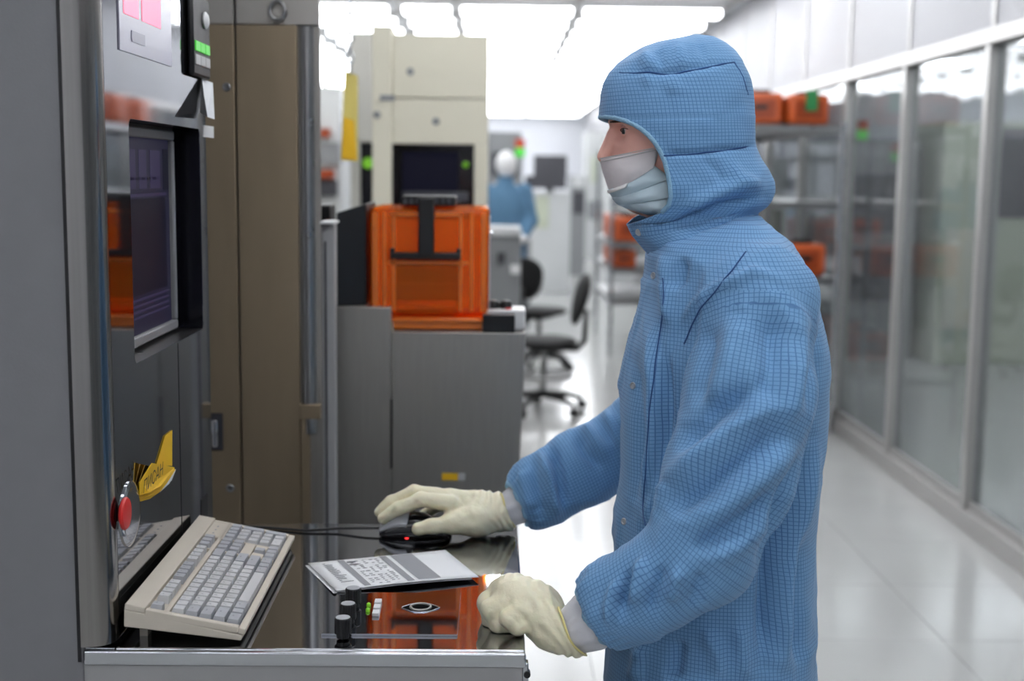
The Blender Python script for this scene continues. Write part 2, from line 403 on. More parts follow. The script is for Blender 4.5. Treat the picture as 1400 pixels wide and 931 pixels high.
wr = struct(empty('wall_right', (XW, 5, 0)))
ys = [5.65 + 1.15 * k for k in range(-7, 23)]
for k, y in enumerate(ys):
    box('mullion', 'alu', wr, XW - 0.03, XW + 0.05, y - 0.028, y + 0.028, 0.09, 2.15, bevel=0.003)
    box('panel_joint', 'alu', wr, XW - 0.012, XW + 0.05, y - 0.016, y + 0.016, 2.22, CEIL)
    if k + 1 < len(ys):
        y2 = ys[k + 1]
        box('glass_pane', 'glass', wr, XW + 0.008, XW + 0.016, y + 0.028, y2 - 0.028, 0.09, 2.15)
        box('upper_panel', 'wallup', wr, XW - 0.004, XW + 0.04, y + 0.016, y2 - 0.016, 2.22, CEIL)
        box('pane_bead', 'alu', wr, XW - 0.012, XW + 0.004, y + 0.028, y2 - 0.028, 0.09, 0.13)
box('head_rail', 'alu', wr, XW - 0.035, XW + 0.05, ys[0], ys[-1], 2.15, 2.22, bevel=0.004)
box('base_rail', 'alu', wr, XW - 0.04, XW + 0.05, ys[0], ys[-1], 0.0, 0.09, bevel=0.004)

# ------------------------------------------------------------------ ceiling lights
cols = [(-3.4, 1.0), (-2.35, 0.9), (-1.34, 0.78), (-0.62, 0.44), (0.17, 1.0), (1.36, 1.22)]
tubef = emit_mat('fluorescent_tube', (250, 252, 255), TUBE_FAR); tuben = emit_mat('fluorescent_tube_near', (250, 252, 255), TUBE_NEAR)
def light_fixture(w, m):
    t = thing('ceiling_light', 'white fluorescent strip light', 'ceiling light')
    MB().hexa([(-w / 2, -0.13, -0.05), (w / 2, -0.13, -0.05), (w / 2, 0.13, -0.05), (-w / 2, 0.13, -0.05)], [(-w / 2, -0.16, 0), (w / 2, -0.16, 0), (w / 2, 0.16, 0), (-w / 2, 0.16, 0)]).build('housing', 'white', t)
    tm = None
    for s in (-1, 1):
        if tm is None: tm = MB().tube([(-w / 2 + 0.02, 0, 0), (w / 2 - 0.02, 0, 0)], 0.028, 8).mesh('tube')
        o = put('tube', tm, m, t, smooth='auto'); o.location = (0, s * 0.07, -0.075)
    return t
protos = {}
colname = ['in the leftmost column', 'in the second column from the left', 'in the third column from the left', 'in the short narrow column', 'in the middle column above the aisle', 'in the column beside the glass wall']
ORD = 'first second third fourth fifth sixth seventh eighth ninth tenth eleventh twelfth thirteenth fourteenth fifteenth sixteenth seventeenth eighteenth nineteenth twentieth twenty-first twenty-second'.split()
rows = [11.5 + 0.92 * k for k in range(22)]
for ci, (x, w) in enumerate(cols):
    for ri, y in enumerate(rows):
        key = (ci, 'f')
        if key not in protos: o = protos[key] = light_fixture(w, tubef)
        else: o = copy_tree(protos[key])
        moved(o, (x, y, CEIL), label='fluorescent ceiling strip light, %s far row, ' % ORD[ri] + colname[ci], group='far ceiling lights ' + colname[ci])
    for ri, y in enumerate((-0.9, 1.5, 3.3, 5.1, 6.9, 8.7, 10.0) if ci in (4, 5) else (-0.9, 3.3, 6.9, 10.0)):
        key = (ci, 'n')
        if key not in protos: o = protos[key] = light_fixture(w, tuben)
        else: o = copy_tree(protos[key])
        moved(o, (x, y, CEIL), label='fluorescent ceiling strip light, %s near row, ' % ORD[ri] + colname[ci], group='near ceiling lights ' + colname[ci])
# lights added to brighten the room behind the glass
pr = None
for xi, x in enumerate((3.4, 5.2)):
    for yi, y in enumerate((2, 4, 6, 8, 10, 13, 16, 20, 24)):
        if pr is None: o = pr = light_fixture(1.2, tuben)
        else: o = copy_tree(pr)
        moved(o, (x, y, CEIL), label='added fluorescent ceiling light behind the glass, %s in the %s row' % (ORD[yi], ('near', 'outer')[xi]), group='added ceiling lights behind the glass')

# ================================================================== CONTROL MACHINE ON THE LEFT
XF, YN, YE, ZD = -0.55, 1.80, 2.46, 0.878
mc = thing('control_machine', 'grey and polished steel control machine with recessed screen at left', 'machine', (-0.95, 2.1, 0))
box('side_panel', 'grey', mc, -1.75, -0.592, YN - 0.01, YN + 0.01, 0.02, 2.15, bevel=0.003)
box('carcass', 'grey', mc, -1.75, XF - 0.14, YN + 0.01, YE, 0.02, 2.15)
box('far_side', 'steel', mc, XF - 0.14, XF - 0.003, YE - 0.01, YE, 0.02, 2.15)
box('top_cover', 'grey', mc, XF - 0.14, XF, YN + 0.01, YE, 2.12, 2.15)
box('kick_panel', 'grey', mc, XF - 0.14, XF - 0.004, YN + 0.02, YE - 0.02, 0.02, 0.80)
# rounded corner post
pts = []
for k in range(9):
    a = PI / 2 * k / 8; pts.append((-0.585 + 0.035 * math.sin(a), YN + 0.025 - 0.035 * math.cos(a)))
pts += [(XF, YN + 0.03), (XF - 0.012, YN + 0.03), (-0.595, YN + 0.03), (-0.595, YN - 0.012)]
v = [(x, y, z) for z in (ZD + 0.004, 2.15) for x, y in pts]; n = len(pts)
MB().add(v, [(i, (i + 1) % n, (i + 1) % n + n, i + n) for i in range(n)] + [tuple(range(n - 1, -1, -1)), tuple(range(n, 2 * n))]).build('corner_post', 'post', mc, smooth='auto')
box('edge_gasket', 'black', mc, -0.599, -0.594, YN - 0.012, YN - 0.002, 0.86, 2.15)
# face sheet with the rounded screen opening, in the plane x = XF
def rrect(y0, y1, z0, z1, r, n=5):
    out = []
    for (cy, cz, a0) in ((y1 - r, z1 - r, 0), (y0 + r, z1 - r, 90), (y0 + r, z0 + r, 180), (y1 - r, z0 + r, 270)):
        for k in range(n + 1):
            a = math.radians(a0 + 90 * k / n); out.append((cy + r * math.cos(a), cz + r * math.sin(a)))
    return out
OY0, OY1 = atx(180, 330, XF).y, atx(276, 330, XF).y
OZ1 = atx(230, 170, XF).z; OZ0 = atx(276, 450, XF).z
def plate_hole(yz_out, yz_in, x, th):
    bm = bmesh.new(); loops = []
    for ring in (yz_out, yz_in):
        vs = [bm.verts.new((x, y, z)) for y, z in ring]
        loops += [bm.edges.new((vs[i], vs[(i + 1) % len(vs)])) for i in range(len(vs))]
    bmesh.ops.triangle_fill(bm, edges=loops, use_beauty=True)
    r = bmesh.ops.extrude_face_region(bm, geom=bm.faces[:])
    for e in r['geom']:
        if isinstance(e, bmesh.types.BMVert): e.co.x -= th
    bmesh.ops.recalc_face_normals(bm, faces=bm.faces)
    me = bpy.data.meshes.new('face'); bm.to_mesh(me); bm.free(); return me
SEAM = 0.004
YS = atx(245, 560, XF).y
put('face_plate', plate_hole([(YN + 0.032, 2.15), (YN + 0.032, ZD + 0.004), (YE, ZD + 0.004), (YE, 2.15)][::-1], rrect(OY0, OY1, OZ0, OZ1, 0.014), XF, 0.0015), 'face', mc)
box('face_seam', 'black', mc, XF - 0.001, XF + 0.0006, YS, YS + 0.0022, ZD + 0.01, OZ0 - 0.002)
DR = 0.05
b = MB()
b.box(XF - DR, XF - 0.0016, OY1, OY1 + 0.006, OZ0 - 0.01, OZ1 + 0.01); b.box(XF - DR, XF - 0.0016, OY0 - 0.006, OY0, OZ0 - 0.01, OZ1 + 0.01)
b.box(XF - DR, XF - 0.0016, OY0, OY1, OZ1, OZ1 + 0.006)
b.build('recess_wall', 'blackgloss', mc)
box('recess_ledge', 'steel', mc, XF - DR, XF - 0.0016, OY0, OY1, OZ0 - 0.006, OZ0)
box('recess_back', 'black', mc, XF - DR - 0.004, XF - DR, OY0 - 0.006, OY1 + 0.006, OZ0 - 0.006, OZ1 + 0.006)
SX = XF - DR
sy1 = atx(240, 330, SX + 0.012).y; sy0 = OY0 - 0.004; sz0, sz1 = OZ0 + 0.006, OZ1 - 0.006; fw = 0.017
fr = MB(); fx0, fx1 = SX, SX + 0.014
fr.box(fx0, fx1, sy0, sy1, sz0, sz0 + fw); fr.box(fx0, fx1, sy0, sy1, sz1 - fw, sz1); fr.box(fx0, fx1, sy1 - fw, sy1, sz0 + fw, sz1 - fw); fr.box(fx0, fx1, sy0, sy0 + fw, sz0 + fw, sz1 - fw)
fr.build('screen_frame', 'framegrey', mc, bevel=0.003)
ay0, ay1, az0, az1 = sy0 + fw, sy1 - fw, sz0 + fw, sz1 - fw
scr = box('screen', 'screen', mc, fx0, fx0 + 0.006, ay0, ay1, az0, az1)
def ui(mname, rects, nm):
    b = MB()
    for (u0, u1, v0, v1) in rects:
        b.box(fx0 + 0.006, fx0 + 0.0064, ay0 + (ay1 - ay0) * u0, ay0 + (ay1 - ay0) * u1, az1 - (az1 - az0) * v1, az1 - (az1 - az0) * v0)
    o = b.build(nm, mname, mc); o['kind'] = 'stuff'; o.parent = scr; o.matrix_parent_inverse = Matrix(); return o
ui('uid', [(0.32, 0.93, 0.31, 0.80)] + [(0.9, 0.99, 0.05, 0.27)], 'dark_chart')
ui('uil', [(0.02, 0.28, 0.10, 0.13), (0.02, 0.28, 0.27, 0.60), (0.34, 0.45, 0.06, 0.26), (0.50, 0.62, 0.06, 0.26), (0.68, 0.85, 0.06, 0.26), (0.30, 0.95, 0.285, 0.30)] + [(0.32, 0.95, 0.82 + 0.03 * k, 0.832 + 0.03 * k) for k in range(4)], 'pale_window')
ui('uid', [(0.05 + 0.12 * (k % 2), 0.13 + 0.12 * (k % 2), 0.62 + 0.02 * k, 0.626 + 0.02 * k) for k in range(17)] + [(0.36 + 0.09 * k, 0.42 + 0.09 * k, 0.2, 0.215) for k in range(5)], 'text_lines')
# status display with the two pink lamps
dy1 = atx(233, 60, XF).y; dy0 = atx(162, 60, XF).y; dz0 = atx(233, 91, XF).z
dsp = box('status_display', 'display', mc, XF, XF + 0.002, dy0, dy1, dz0, 2.02)
box('display_edge', 'black', mc, XF, XF + 0.004, dy1, dy1 + 0.003, dz0, 2.02).parent = mc
def lamp(u0, u1, z0, z1, m, nm):
    o = box(nm, m, mc, XF + 0.002, XF + 0.003, u0, u1, z0, z1); o.parent = dsp; o.matrix_parent_inverse = Matrix(); return o
lamp(atx(167, 20, XF).y, atx(187, 20, XF).y, atx(177, 22, XF).z, 1.93, 'pink', 'pink_lamp')
lamp(atx(192, 20, XF).y, atx(217, 20, XF).y, atx(205, 34, XF).z, 1.93, 'pink', 'pink_lamp')
lamp(atx(178, 60, XF).y, atx(196, 60, XF).y, atx(187, 60, XF).z, atx(187, 45, XF).z, 'displayd', 'dark_field')
st = atx(285, 180, XF); box('sticker', 'white', mc, XF, XF + 0.001, atx(277.5, 180, XF).y, atx(292, 180, XF).y - 0.002, atx(285, 188, XF).z, atx(285, 172, XF).z)
# emergency stop: flat chrome disc with the red mushroom set towards its near rim
pc = atx(177, 702, XF); ec = atx(169.5, 702, XF + 0.008)
MB().lathe([(0.050, 0), (0.050, 0.002), (0.046, 0.004), (0.040, 0.0045)], (XF, pc.y, pc.z), 'x', 36).build('stop_collar', 'chrome', mc, smooth='auto')
MB().lathe([(0.016, 0.0045), (0.016, 0.007), (0.0235, 0.0075), (0.0245, 0.0105), (0.0225, 0.013), (0.015, 0.0145), (0.004, 0.015)], (XF, ec.y, ec.z), 'x', 32).build('stop_button', 'red', mc, smooth='auto')
# cable slot low on the face
box('cable_slot', 'black', mc, XF - 0.001, XF + 0.001, YE - 0.10, YE - 0.045, ZD + 0.006, ZD + 0.075)
# yellow card and fanned stack of yellow tags stuck to the face
def slabpoly(name, m, par, pts, th):
    n = len(pts); nn = (pts[1] - pts[0]).cross(pts[2] - pts[1]).normalized()
    if nn.dot(CAM_P - pts[0]) > 0: nn = -nn
    vv = list(pts) + [p + nn * th for p in pts]
    return MB().add(vv, [tuple(range(n)), tuple(range(2 * n - 1, n - 1, -1))] + [(i, (i + 1) % n, (i + 1) % n + n, i + n) for i in range(n)]).build(name, m, par)
def fp(px, py, off): return atx(px, py, XF + off)
hold = thing('yellow_card', 'upright yellow card on the machine face behind the lettered tags', 'card', fp(226, 645, 0.002))
slabpoly('card', 'yellow', hold, [fp(214, 636, 0.002), fp(226, 596, 0.002), fp(235.5, 588, 0.002), fp(235.5, 637, 0.002)], 0.001)
tg = thing('yellow_tag', 'fanned stack of yellow paper tags with black lettering on the machine face', 'tag', fp(200, 685, 0.003))
for k, (dx, dy) in enumerate(((-2, 9), (1, 5), (0, 0))):
    o_ = 0.006 + 0.004 * k
    A = [fp(191, 660 + dy, 0.003 + 0.001 * k), fp(208, 633 + dy * 0.3, o_), fp(239 + dx, 639 + dy * 0.5, o_ + 0.004), fp(233 + dx, 652 + dy, o_ + 0.003), fp(220 + dx, 664 + dy, o_ + 0.002), fp(205, 673 + dy, o_), fp(191, 677 + dy, 0.003 + 0.001 * k)]
    slabpoly('paper_tag', 'yellow', tg, A, 0.0012)
    if k < 2: slabpoly('tag_edge', 'paper', tg, [A[2] + Vector((0.001, 0, 0)), A[3] + Vector((0.001, 0, 0)), A[4] + Vector((0.001, 0, 0)), (A[3] + A[4]) / 2 + Vector((0.001, 0, 0.002))], 0.0006)
tm = text_mesh('ПИСАН', 0.030); o = put('lettering', tm, 'inkb', tg)
TL, TR_, BL = fp(199, 664, 0.017), fp(222, 641, 0.019), fp(204, 672, 0.016)
ux = (TR_ - TL).normalized(); nz = (TR_ - TL).cross(TL - BL).normalized()
if nz.dot(CAM_P - TL) < 0: nz = -nz
uy = nz.cross(ux); ctr = fp(210, 654, 0.0215)
o.matrix_parent_inverse = tg.matrix_basis.inverted(); o.matrix_basis = Matrix.Translation(ctr) @ Matrix((ux, uy, nz)).transposed().to_4x4()

# black hand controller hanging on the face
hy0, hy1 = atx(263, 60, XF + 0.01).y, atx(286, 60, XF + 0.01).y; hz0 = atx(270, 102, XF + 0.02).z
hc = thing('hand_controller', 'black hand controller with green and white keys on the machine face', 'controller', (XF + 0.01, hy0, hz0))
box('body', 'black', hc, XF + 0.001, XF + 0.012, hy0, hy1, hz0, hz0 + 0.145, bevel=0.005)
MB().lathe([(0.004, 0), (0.011, 0.001), (0.012, 0.004), (0.008, 0.008)], (XF + 0.011, (hy0 + hy1) / 2 + 0.022, hz0 + 0.105), 'x', 20, 1.5, 1.3).build('speaker_knob', 'white', hc, smooth='auto')
for k in range(3):
    yy = hy0 + 0.010 + k * (hy1 - hy0 - 0.02) / 3
    box('green_key', 'green', hc, XF + 0.0115, XF + 0.0145, yy, yy + (hy1 - hy0 - 0.02) / 3 - 0.003, hz0 + 0.044, hz0 + 0.062, bevel=0.001)
    box('white_key', 'whitegrey', hc, XF + 0.0115, XF + 0.0145, yy, yy + (hy1 - hy0 - 0.02) / 3 - 0.003, hz0 + 0.020, hz0 + 0.038, bevel=0.001)
# white folded paper tag on the far edge of the face
pt = thing('paper_slip', 'folded white paper slip hanging under the black controller', 'paper', atx(286, 150, XF))
p = [atx(276, 108, XF + 0.004), atx(291, 113, XF + 0.004), atx(293.5, 163, XF + 0.018), atx(284, 160, XF + 0.03), atx(274, 154, XF + 0.004)]
e = Vector((-0.0008, 0, 0))
MB().add(p + [q + e for q in p], [(0, 1, 2, 3), (0, 3, 4), (8, 7, 6, 5), (9, 8, 5), (0, 5, 6, 1), (1, 6, 7, 2), (2, 7, 8, 3), (3, 8, 9, 4), (4, 9, 5, 0)]).build('slip', 'paper', pt)

# ================================================================== DESK
dk = thing('steel_desk', 'polished steel desk shelf with chrome front lip and grey apron', 'desk', (-0.25, 2.1, 0))
XR = 0.050
box('corner_tray', 'mirror', dk, -0.592, -0.5485, YN - 0.002, YN + 0.034, ZD - 0.018, ZD)
box('desk_top', 'mirror', dk, -0.548, XR, YN - 0.002, 2.475, ZD - 0.018, ZD, bevel=0.003, segs=3)
box('front_lip', 'chrome', dk, -0.592, XR + 0.001, YN - 0.010, YN - 0.002, ZD - 0.024, ZD - 0.002, bevel=0.003, segs=3)
box('apron', 'grey_lt', dk, -0.592, XR - 0.004, YN - 0.006, YN + 0.012, 0.55, ZD - 0.024)
box('side_skirt', 'steel', dk, XR - 0.016, XR - 0.004, YN + 0.012, 2.46, 0.55, ZD - 0.018)
for yy in (2.14, 2.165): box('side_handle', 'chrome', dk, XR, XR + 0.010, yy, yy + 0.012, ZD - 0.085, ZD - 0.022, bevel=0.003)
b = MB(); b.box(XR - 0.004, XR + 0.005, YN - 0.006, YN + 0.012, ZD - 0.05, ZD - 0.018); b.build('corner_catch', 'chrome', dk, bevel=0.002)
MB().cyl((XR + 0.003, YN - 0.008, ZD - 0.035), (XR + 0.003, YN + 0.006, ZD - 0.035), 0.005, 12).build('catch_pin', 'black', dk, smooth='auto')
box('desk_frame', 'grey', dk, -0.548, XR - 0.02, YN + 0.02, 2.44, 0.02, 0.55)

# control plate with knobs, keys and the eye shaped cut-out
p00, p10, p11 = atz(440, 868, ZD), atz(626, 871, ZD), atz(629, 813, ZD)
px0, px1, py0, py1 = p00.x, p11.x, (p00.y + p10.y) / 2, p11.y
cp = thing('control_plate', 'polished steel control plate with black knobs set on the desk', 'control panel', ((px0 + px1) / 2, (py0 + py1) / 2, ZD))
def hole_plate(x0, x1, y0, y1, z0, z1, hole):
    bm = bmesh.new(); loops = []
    for ring in ([(x0, y0), (x1, y0), (x1, y1), (x0, y1)], hole):
        vs = [bm.verts.new((x, y, z1)) for x, y in ring]; loops += [bm.edges.new((vs[i], vs[(i + 1) % len(vs)])) for i in range(len(vs))]
    bmesh.ops.triangle_fill(bm, edges=loops, use_beauty=True)
    r = bmesh.ops.extrude_face_region(bm, geom=bm.faces[:])
    for q in r['geom']:
        if isinstance(q, bmesh.types.BMVert): q.co.z = z0
    bmesh.ops.recalc_face_normals(bm, faces=bm.faces); me = bpy.data.meshes.new('plate'); bm.to_mesh(me); bm.free(); return me
ey = atz(575, 831, ZD + 0.003); er = 0.024
hole = [(ey.x + (er + (0.006 * abs(math.cos(a)) ** 8)) * math.cos(a) * 1.0, ey.y + er * 0.95 * math.sin(a) * (0.75 + 0.25 * abs(math.sin(a)))) for a in [2 * PI * k / 32 for k in range(32)]]
put('plate', hole_plate(px0, px1, py0, py1, ZD + 0.0003, ZD + 0.003, hole), 'mirror', cp)
box('plate_edge', 'chrome', cp, px0, px1, py0 - 0.0012, py0, ZD + 0.0003, ZD + 0.0036)
box('plate_side', 'chrome', cp, px1, px1 + 0.0012, py0, py1, ZD + 0.0003, ZD + 0.0036)
n = len(hole); MB().add([(x, y, ZD + 0.0034) for x, y in hole] + [(x, y, ZD + 0.0008) for x, y in hole], [tuple(range(n)), tuple(range(2 * n - 1, n - 1, -1))] + [(i, (i + 1) % n, (i + 1) % n + n, i + n) for i in range(n)]).build('ball_well', 'blackmatte', cp)
MB().tube([(ey.x + 0.016 * math.cos(a), ey.y + 0.016 * math.sin(a), ZD + 0.0045) for a in [2 * PI * k / 28 for k in range(28)]], 0.0022, 8, closed=True).build('ball_ring', 'brushed', cp, smooth=True)
MB().tube([(p[0], p[1], ZD + 0.0032) for p in hole], 0.0011, 6, closed=True).build('hole_rim', 'chrome', cp, smooth=True)
kn = None
for (kx, ky) in ((483, 829), (476, 851), (469, 871)):
    q = atz(kx, ky, ZD + 0.003)
    if kn is None:
        prof = [(0.0095, 0.002), (0.0095, 0.008), (0.0125, 0.009), (0.0122, 0.031), (0.011, 0.0325)]
        n = 36; v = []; f = []
        for (r, h) in prof:
            for j in range(n):
                rr = r * (1.03 if j % 2 else 0.98); v.append((rr * math.cos(2 * PI * j / n), rr * math.sin(2 * PI * j / n), h))
        for i in range(len(prof) - 1):
            for j in range(n): f.append((i * n + j, i * n + (j + 1) % n, (i + 1) * n + (j + 1) % n, (i + 1) * n + j))
        f.append(tuple((len(prof) - 1) * n + j for j in range(n)))
        kn = MB().add(v, f).mesh('knob'); kc = MB().lathe([(0.0105, 0.0325), (0.0105, 0.0332)], (0, 0, 0), 'z', 24).mesh('knob_cap')
    k = put('knob', kn, 'black', cp); k.location = (q.x, q.y, ZD + 0.001)
    c = put('knob_cap', kc, 'mousegrey', None); c.parent = k
for i in range(3):
    q = atz(517 - 1.5 * i, 823 + 7.5 * i, ZD + 0.006)
    k = box('white_key', 'white', cp, q.x - 0.0055, q.x + 0.0055, q.y - 0.009, q.y + 0.009, ZD + 0.003, ZD + 0.009, bevel=0.001)
for i in range(2):
    q = atz(504 - 1.0 * i, 827 + 7 * i, ZD + 0.005)
    MB().lathe([(0.0035, 0), (0.0035, 0.004), (0.001, 0.006)], (q.x, q.y, ZD + 0.003), 'z', 10).build('green_lens', 'greenled', cp, smooth='auto')
for (kx, ky) in ((446, 866), (440, 862)):
    pass

# sheet of paper with printed form
pa = [atz(x, y, ZD + z) for x, y, z in ((460, 808, 0.006), (655, 789, 0.007), (609, 752, 0.004), (421, 770, 0.004))]
sh = thing('paper_form', 'printed paper form lying on the desk behind the black knobs', 'paper', (pa[0] + pa[2]) / 2 - Vector((0, 0, 0.006)))
def pq(u, v, lift=0): return pa[0] * (1 - u) * (1 - v) + pa[1] * u * (1 - v) + pa[2] * u * v + pa[3] * (1 - u) * v + Vector((0, 0, lift + 0.003 * math.sin(PI * u) * (1 - v)))
P = [[pq(i / 12, j / 8) for j in range(9)] for i in range(13)]
so = put('sheet', grid_mesh('sheet', P), 'paper', sh, smooth=True)
sm = so.modifiers.new('thickness', 'SOLIDIFY'); sm.thickness = 0.0005; sm.offset = 0
P2 = [[pq(i / 12 * 0.97 - 0.02, j / 8, -0.0035 + 0.0003 * i / 12) for j in range(9)] for i in range(13)]
so2 = put('under_sheet', grid_mesh('under_sheet', P2), 'paper', sh, smooth=True)
def pr_rects(rects, m, nm):
    b = MB()
    for (u0, u1, v0, v1) in rects:
        k = max(1, int((u1 - u0) * 12))
        for q in range(k):
            a, c = u0 + (u1 - u0) * q / k, u0 + (u1 - u0) * (q + 1) / k
            b.add([pq(a, v0, 0.001), pq(c, v0, 0.001), pq(c, v1, 0.001), pq(a, v1, 0.001)], [(0, 1, 2, 3)])
    o = b.build(nm, m, sh); o['kind'] = 'stuff'; return o
pr_rects([(0.20, 0.245, 0.03, 0.97), (0.50, 0.55, 0.03, 0.97), (0.58, 0.74, 0.05, 0.97)], 'ink', 'grey_band')
R_ = random.Random(3); rr = []
for k in range(16):
    v = 0.06 + 0.055 * k
    rr += [(0.08, 0.09 + R_.random() * 0.09, v, v + 0.018)] if k > 2 else []
    for u in (0.27, 0.31, 0.36, 0.41, 0.45):
        if R_.random() > 0.3: rr.append((u, u + 0.012 + R_.random() * 0.02, v, v + 0.018))
    if 3 < k < 13: rr.append((0.64, 0.64 + R_.random() * 0.06 + 0.01, v, v + 0.016))
rr += [(0.25, 0.31, 0.76, 0.80), (0.25, 0.31, 0.86, 0.90)]
pr_rects(rr, 'inkd', 'text_lines')

# ================================================================== KEYBOARD
kb = thing('computer_keyboard', 'beige computer keyboard with grey and white keys along the machine', 'keyboard', (-0.457, 2.06, ZD))
KA, KB_ = atz(333, 880, ZD), atz(401, 748, ZD)       # front (space bar side) bottom edge, near and far end
KL = (KB_ - KA).length; ky = (KB_ - KA).normalized(); kx0 = Vector((-ky.y, ky.x, 0)); kx0 = kx0 if kx0.x < 0 else -kx0
KW, TILT = 0.180, math.radians(11)
ku = (kx0 * math.cos(TILT) + Vector((0, 0, math.sin(TILT)))).normalized(); kn_ = ky.cross(ku); kn_ = kn_ if kn_.z > 0 else -kn_
KO = KA + Vector((0, 0, 0.004))
def kp(l, w, h): return KO + ky * l + ku * w + kn_ * h       # l along length from near end, w from front edge to back, h above base plane
prof = [(0.0, 0.0), (0.002, 0.012), (0.012, 0.0195), (0.125, 0.0195), (0.135, 0.026), (0.166, 0.026), (0.172, 0.018), (0.172, 0.0)]
# case: bottom tray and a top bezel with the key wells kept flat
b = MB(); n = len(prof)
v = [kp(l, w, h) for l in (0, KL) for w, h in [(0.004, -0.001), (0.002, 0.008), (KW, 0.014), (KW - 0.004, -0.013)]]
b.add(v, [(0, 1, 2, 3), (7, 6, 5, 4), (0, 4, 5, 1), (1, 5, 6, 2), (2, 6, 7, 3), (3, 7, 4, 0)]); b.build('lower_case', 'beigekb', kb, bevel=0.002)
b = MB()
def slab(l0, l1, w0, w1, h0, h1): b.add([kp(l, w, h) for h in (h0, h1) for l, w in ((l0, w0), (l1, w0), (l1, w1), (l0, w1))], [(3, 2, 1, 0), (4, 5, 6, 7), (0, 1, 5, 4), (1, 2, 6, 5), (2, 3, 7, 6), (3, 0, 4, 7)])
U = (KL - 0.026) / 22.5; L0 = 0.013; W0 = 0.013; RU = 0.0205
WB = W0 + 6.6 * RU + 0.001
slab(0, KL, 0, W0 - 0.002, 0.009, 0.0185); slab(0, KL, WB, KW, 0.013, 0.0225)
slab(0, L0 - 0.002, W0 - 0.002, WB, 0.009, 0.0195); slab(KL - L0 + 0.002, KL, W0 - 0.002, WB, 0.009, 0.0195)
slab(0, KL, W0 + 5 * RU + 0.001, W0 + 5 * RU + 0.008, 0.009, 0.0195)
slab(L0 + 15 * U + 0.001, L0 + 15.25 * U, W0, WB, 0.009, 0.0195); slab(L0 + 18.25 * U, L0 + 18.5 * U, W0, WB, 0.009, 0.0195)
slab(L0 + 15.25 * U, L0 + 18.25 * U, W0 + 2 * RU + 0.001, W0 + 3 * RU - 0.001, 0.009, 0.0195)
slab(L0 + 15.25 * U, L0 + 16.25 * U, W0 + RU, W0 + 2 * RU, 0.009, 0.0195); slab(L0 + 17.25 * U, L0 + 18.25 * U, W0 + RU, W0 + 2 * RU, 0.009, 0.0195)
slab(L0 + 18.5 * U, KL - L0 + 0.002, W0 + 5 * RU, WB, 0.009, 0.0195)
b.build('top_case', 'beigekb', kb, bevel=0.0015)
b = MB(); b.add([kp(l, w, h) for h in (0.0075, 0.009) for l, w in ((0.004, 0.004), (KL - 0.004, 0.004), (KL - 0.004, KW - 0.004), (0.004, KW - 0.004))], [(3, 2, 1, 0), (4, 5, 6, 7), (0, 1, 5, 4), (1, 2, 6, 5), (2, 3, 7, 6), (3, 0, 4, 7)]); b.build('key_well', 'keygrey', kb)
for l in (0.03, KL - 0.05):
    q = kp(l, 0.155, 0); MB().hexa([q + Vector((-0.008, 0, ZD - q.z)), q + Vector((0.004, 0, ZD - q.z)), q + Vector((0.004, 0.02, ZD - q.z)), q + Vector((-0.008, 0.02, ZD - q.z))], [q + Vector((-0.008, 0, 0)), q + Vector((0.004, 0, 0)), q + Vector((0.004, 0.02, 0)), q + Vector((-0.008, 0.02, 0))]).build('foot', 'beigekb', kb)
rowsK = [   # (row from front, start, [(width, legend, colour)])
 (0, 0, [(1.5, 'Ctrl', 'g'), (1, '', 'g'), (1.5, 'Alt', 'g'), (7, '', 'w'), (1.5, 'Alt', 'g'), (1, '', 'g'), (1.5, 'Ctrl', 'g')]),
 (1, 0, [(2.25, 'Shift', 'g')] + [(1, c, 'w') for c in 'ZXCVBNM,./'] + [(2.75, 'Shift', 'g')]),
 (2, 0, [(1.75, 'Caps', 'g')] + [(1, c, 'w') for c in "ASDFGHJKL;'"] + [(2.25, 'Enter', 'g')]),
 (3, 0, [(1.5, 'Tab', 'g')] + [(1, c, 'w') for c in 'QWERTYUIOP[]'] + [(1.5, '\\', 'g')]),
 (4, 0, [(1, c, 'w') for c in '`1234567890-='] + [(2, '', 'g')]),
 (5.55, 0, [(1, 'Esc', 'g'), (1, None, '')] + [(1, 'F%d' % k, 'w') for k in (1, 2, 3, 4)] + [(0.5, None, '')] + [(1, 'F%d' % k, 'g') for k in (5, 6, 7, 8)] + [(0.5, None, '')] + [(1, 'F%d' % k, 'w') for k in (9, 10, 11, 12)]),
 (5.55, 15.25, [(1, '', 'g')] * 3), (4, 15.25, [(1, '', 'g')] * 3), (3, 15.25, [(1, '', 'g')] * 3), (1, 16.25, [(1, '', 'g')]), (0, 15.25, [(1, '', 'g')] * 3),
 (4, 18.5, [(1, '', 'g'), (1, '/', 'g'), (1, '*', 'g'), (1, '-', 'g')]), (3, 18.5, [(1, c, 'w') for c in '789']), (2, 18.5, [(1, c, 'w') for c in '456']), (1, 18.5, [(1, c, 'w') for c in '123']), (0, 18.5, [(2, '0', 'w'), (1, '.', 'w')]),
]
kmesh = {}; tmesh = {}
def keymesh(w, d):
    key = (round(w, 4), round(d, 4))
    if key not in kmesh:
        b = MB(); g = 0.0006; i = 0.0028; h = 0.0135
        lo = [(g, g, 0), (w - g, g, 0), (w - g, d - g, 0), (g, d - g, 0)]; hi = [(i, i * 0.8, h), (w - i, i * 0.8, h), (w - i, d - i, h - 0.001), (i, d - i, h - 0.001)]
        b.hexa(lo, hi); kmesh[key] = {}
        for c in 'wg':
            me = b.mesh('key'); me.materials.append(M['keywhite' if c == 'w' else 'keygrey']); kmesh[key][c] = me
    return kmesh[key]
Rk = Matrix((ky, ku, kn_)).transposed().to_4x4()
kb_inv = kb.matrix_basis.inverted()
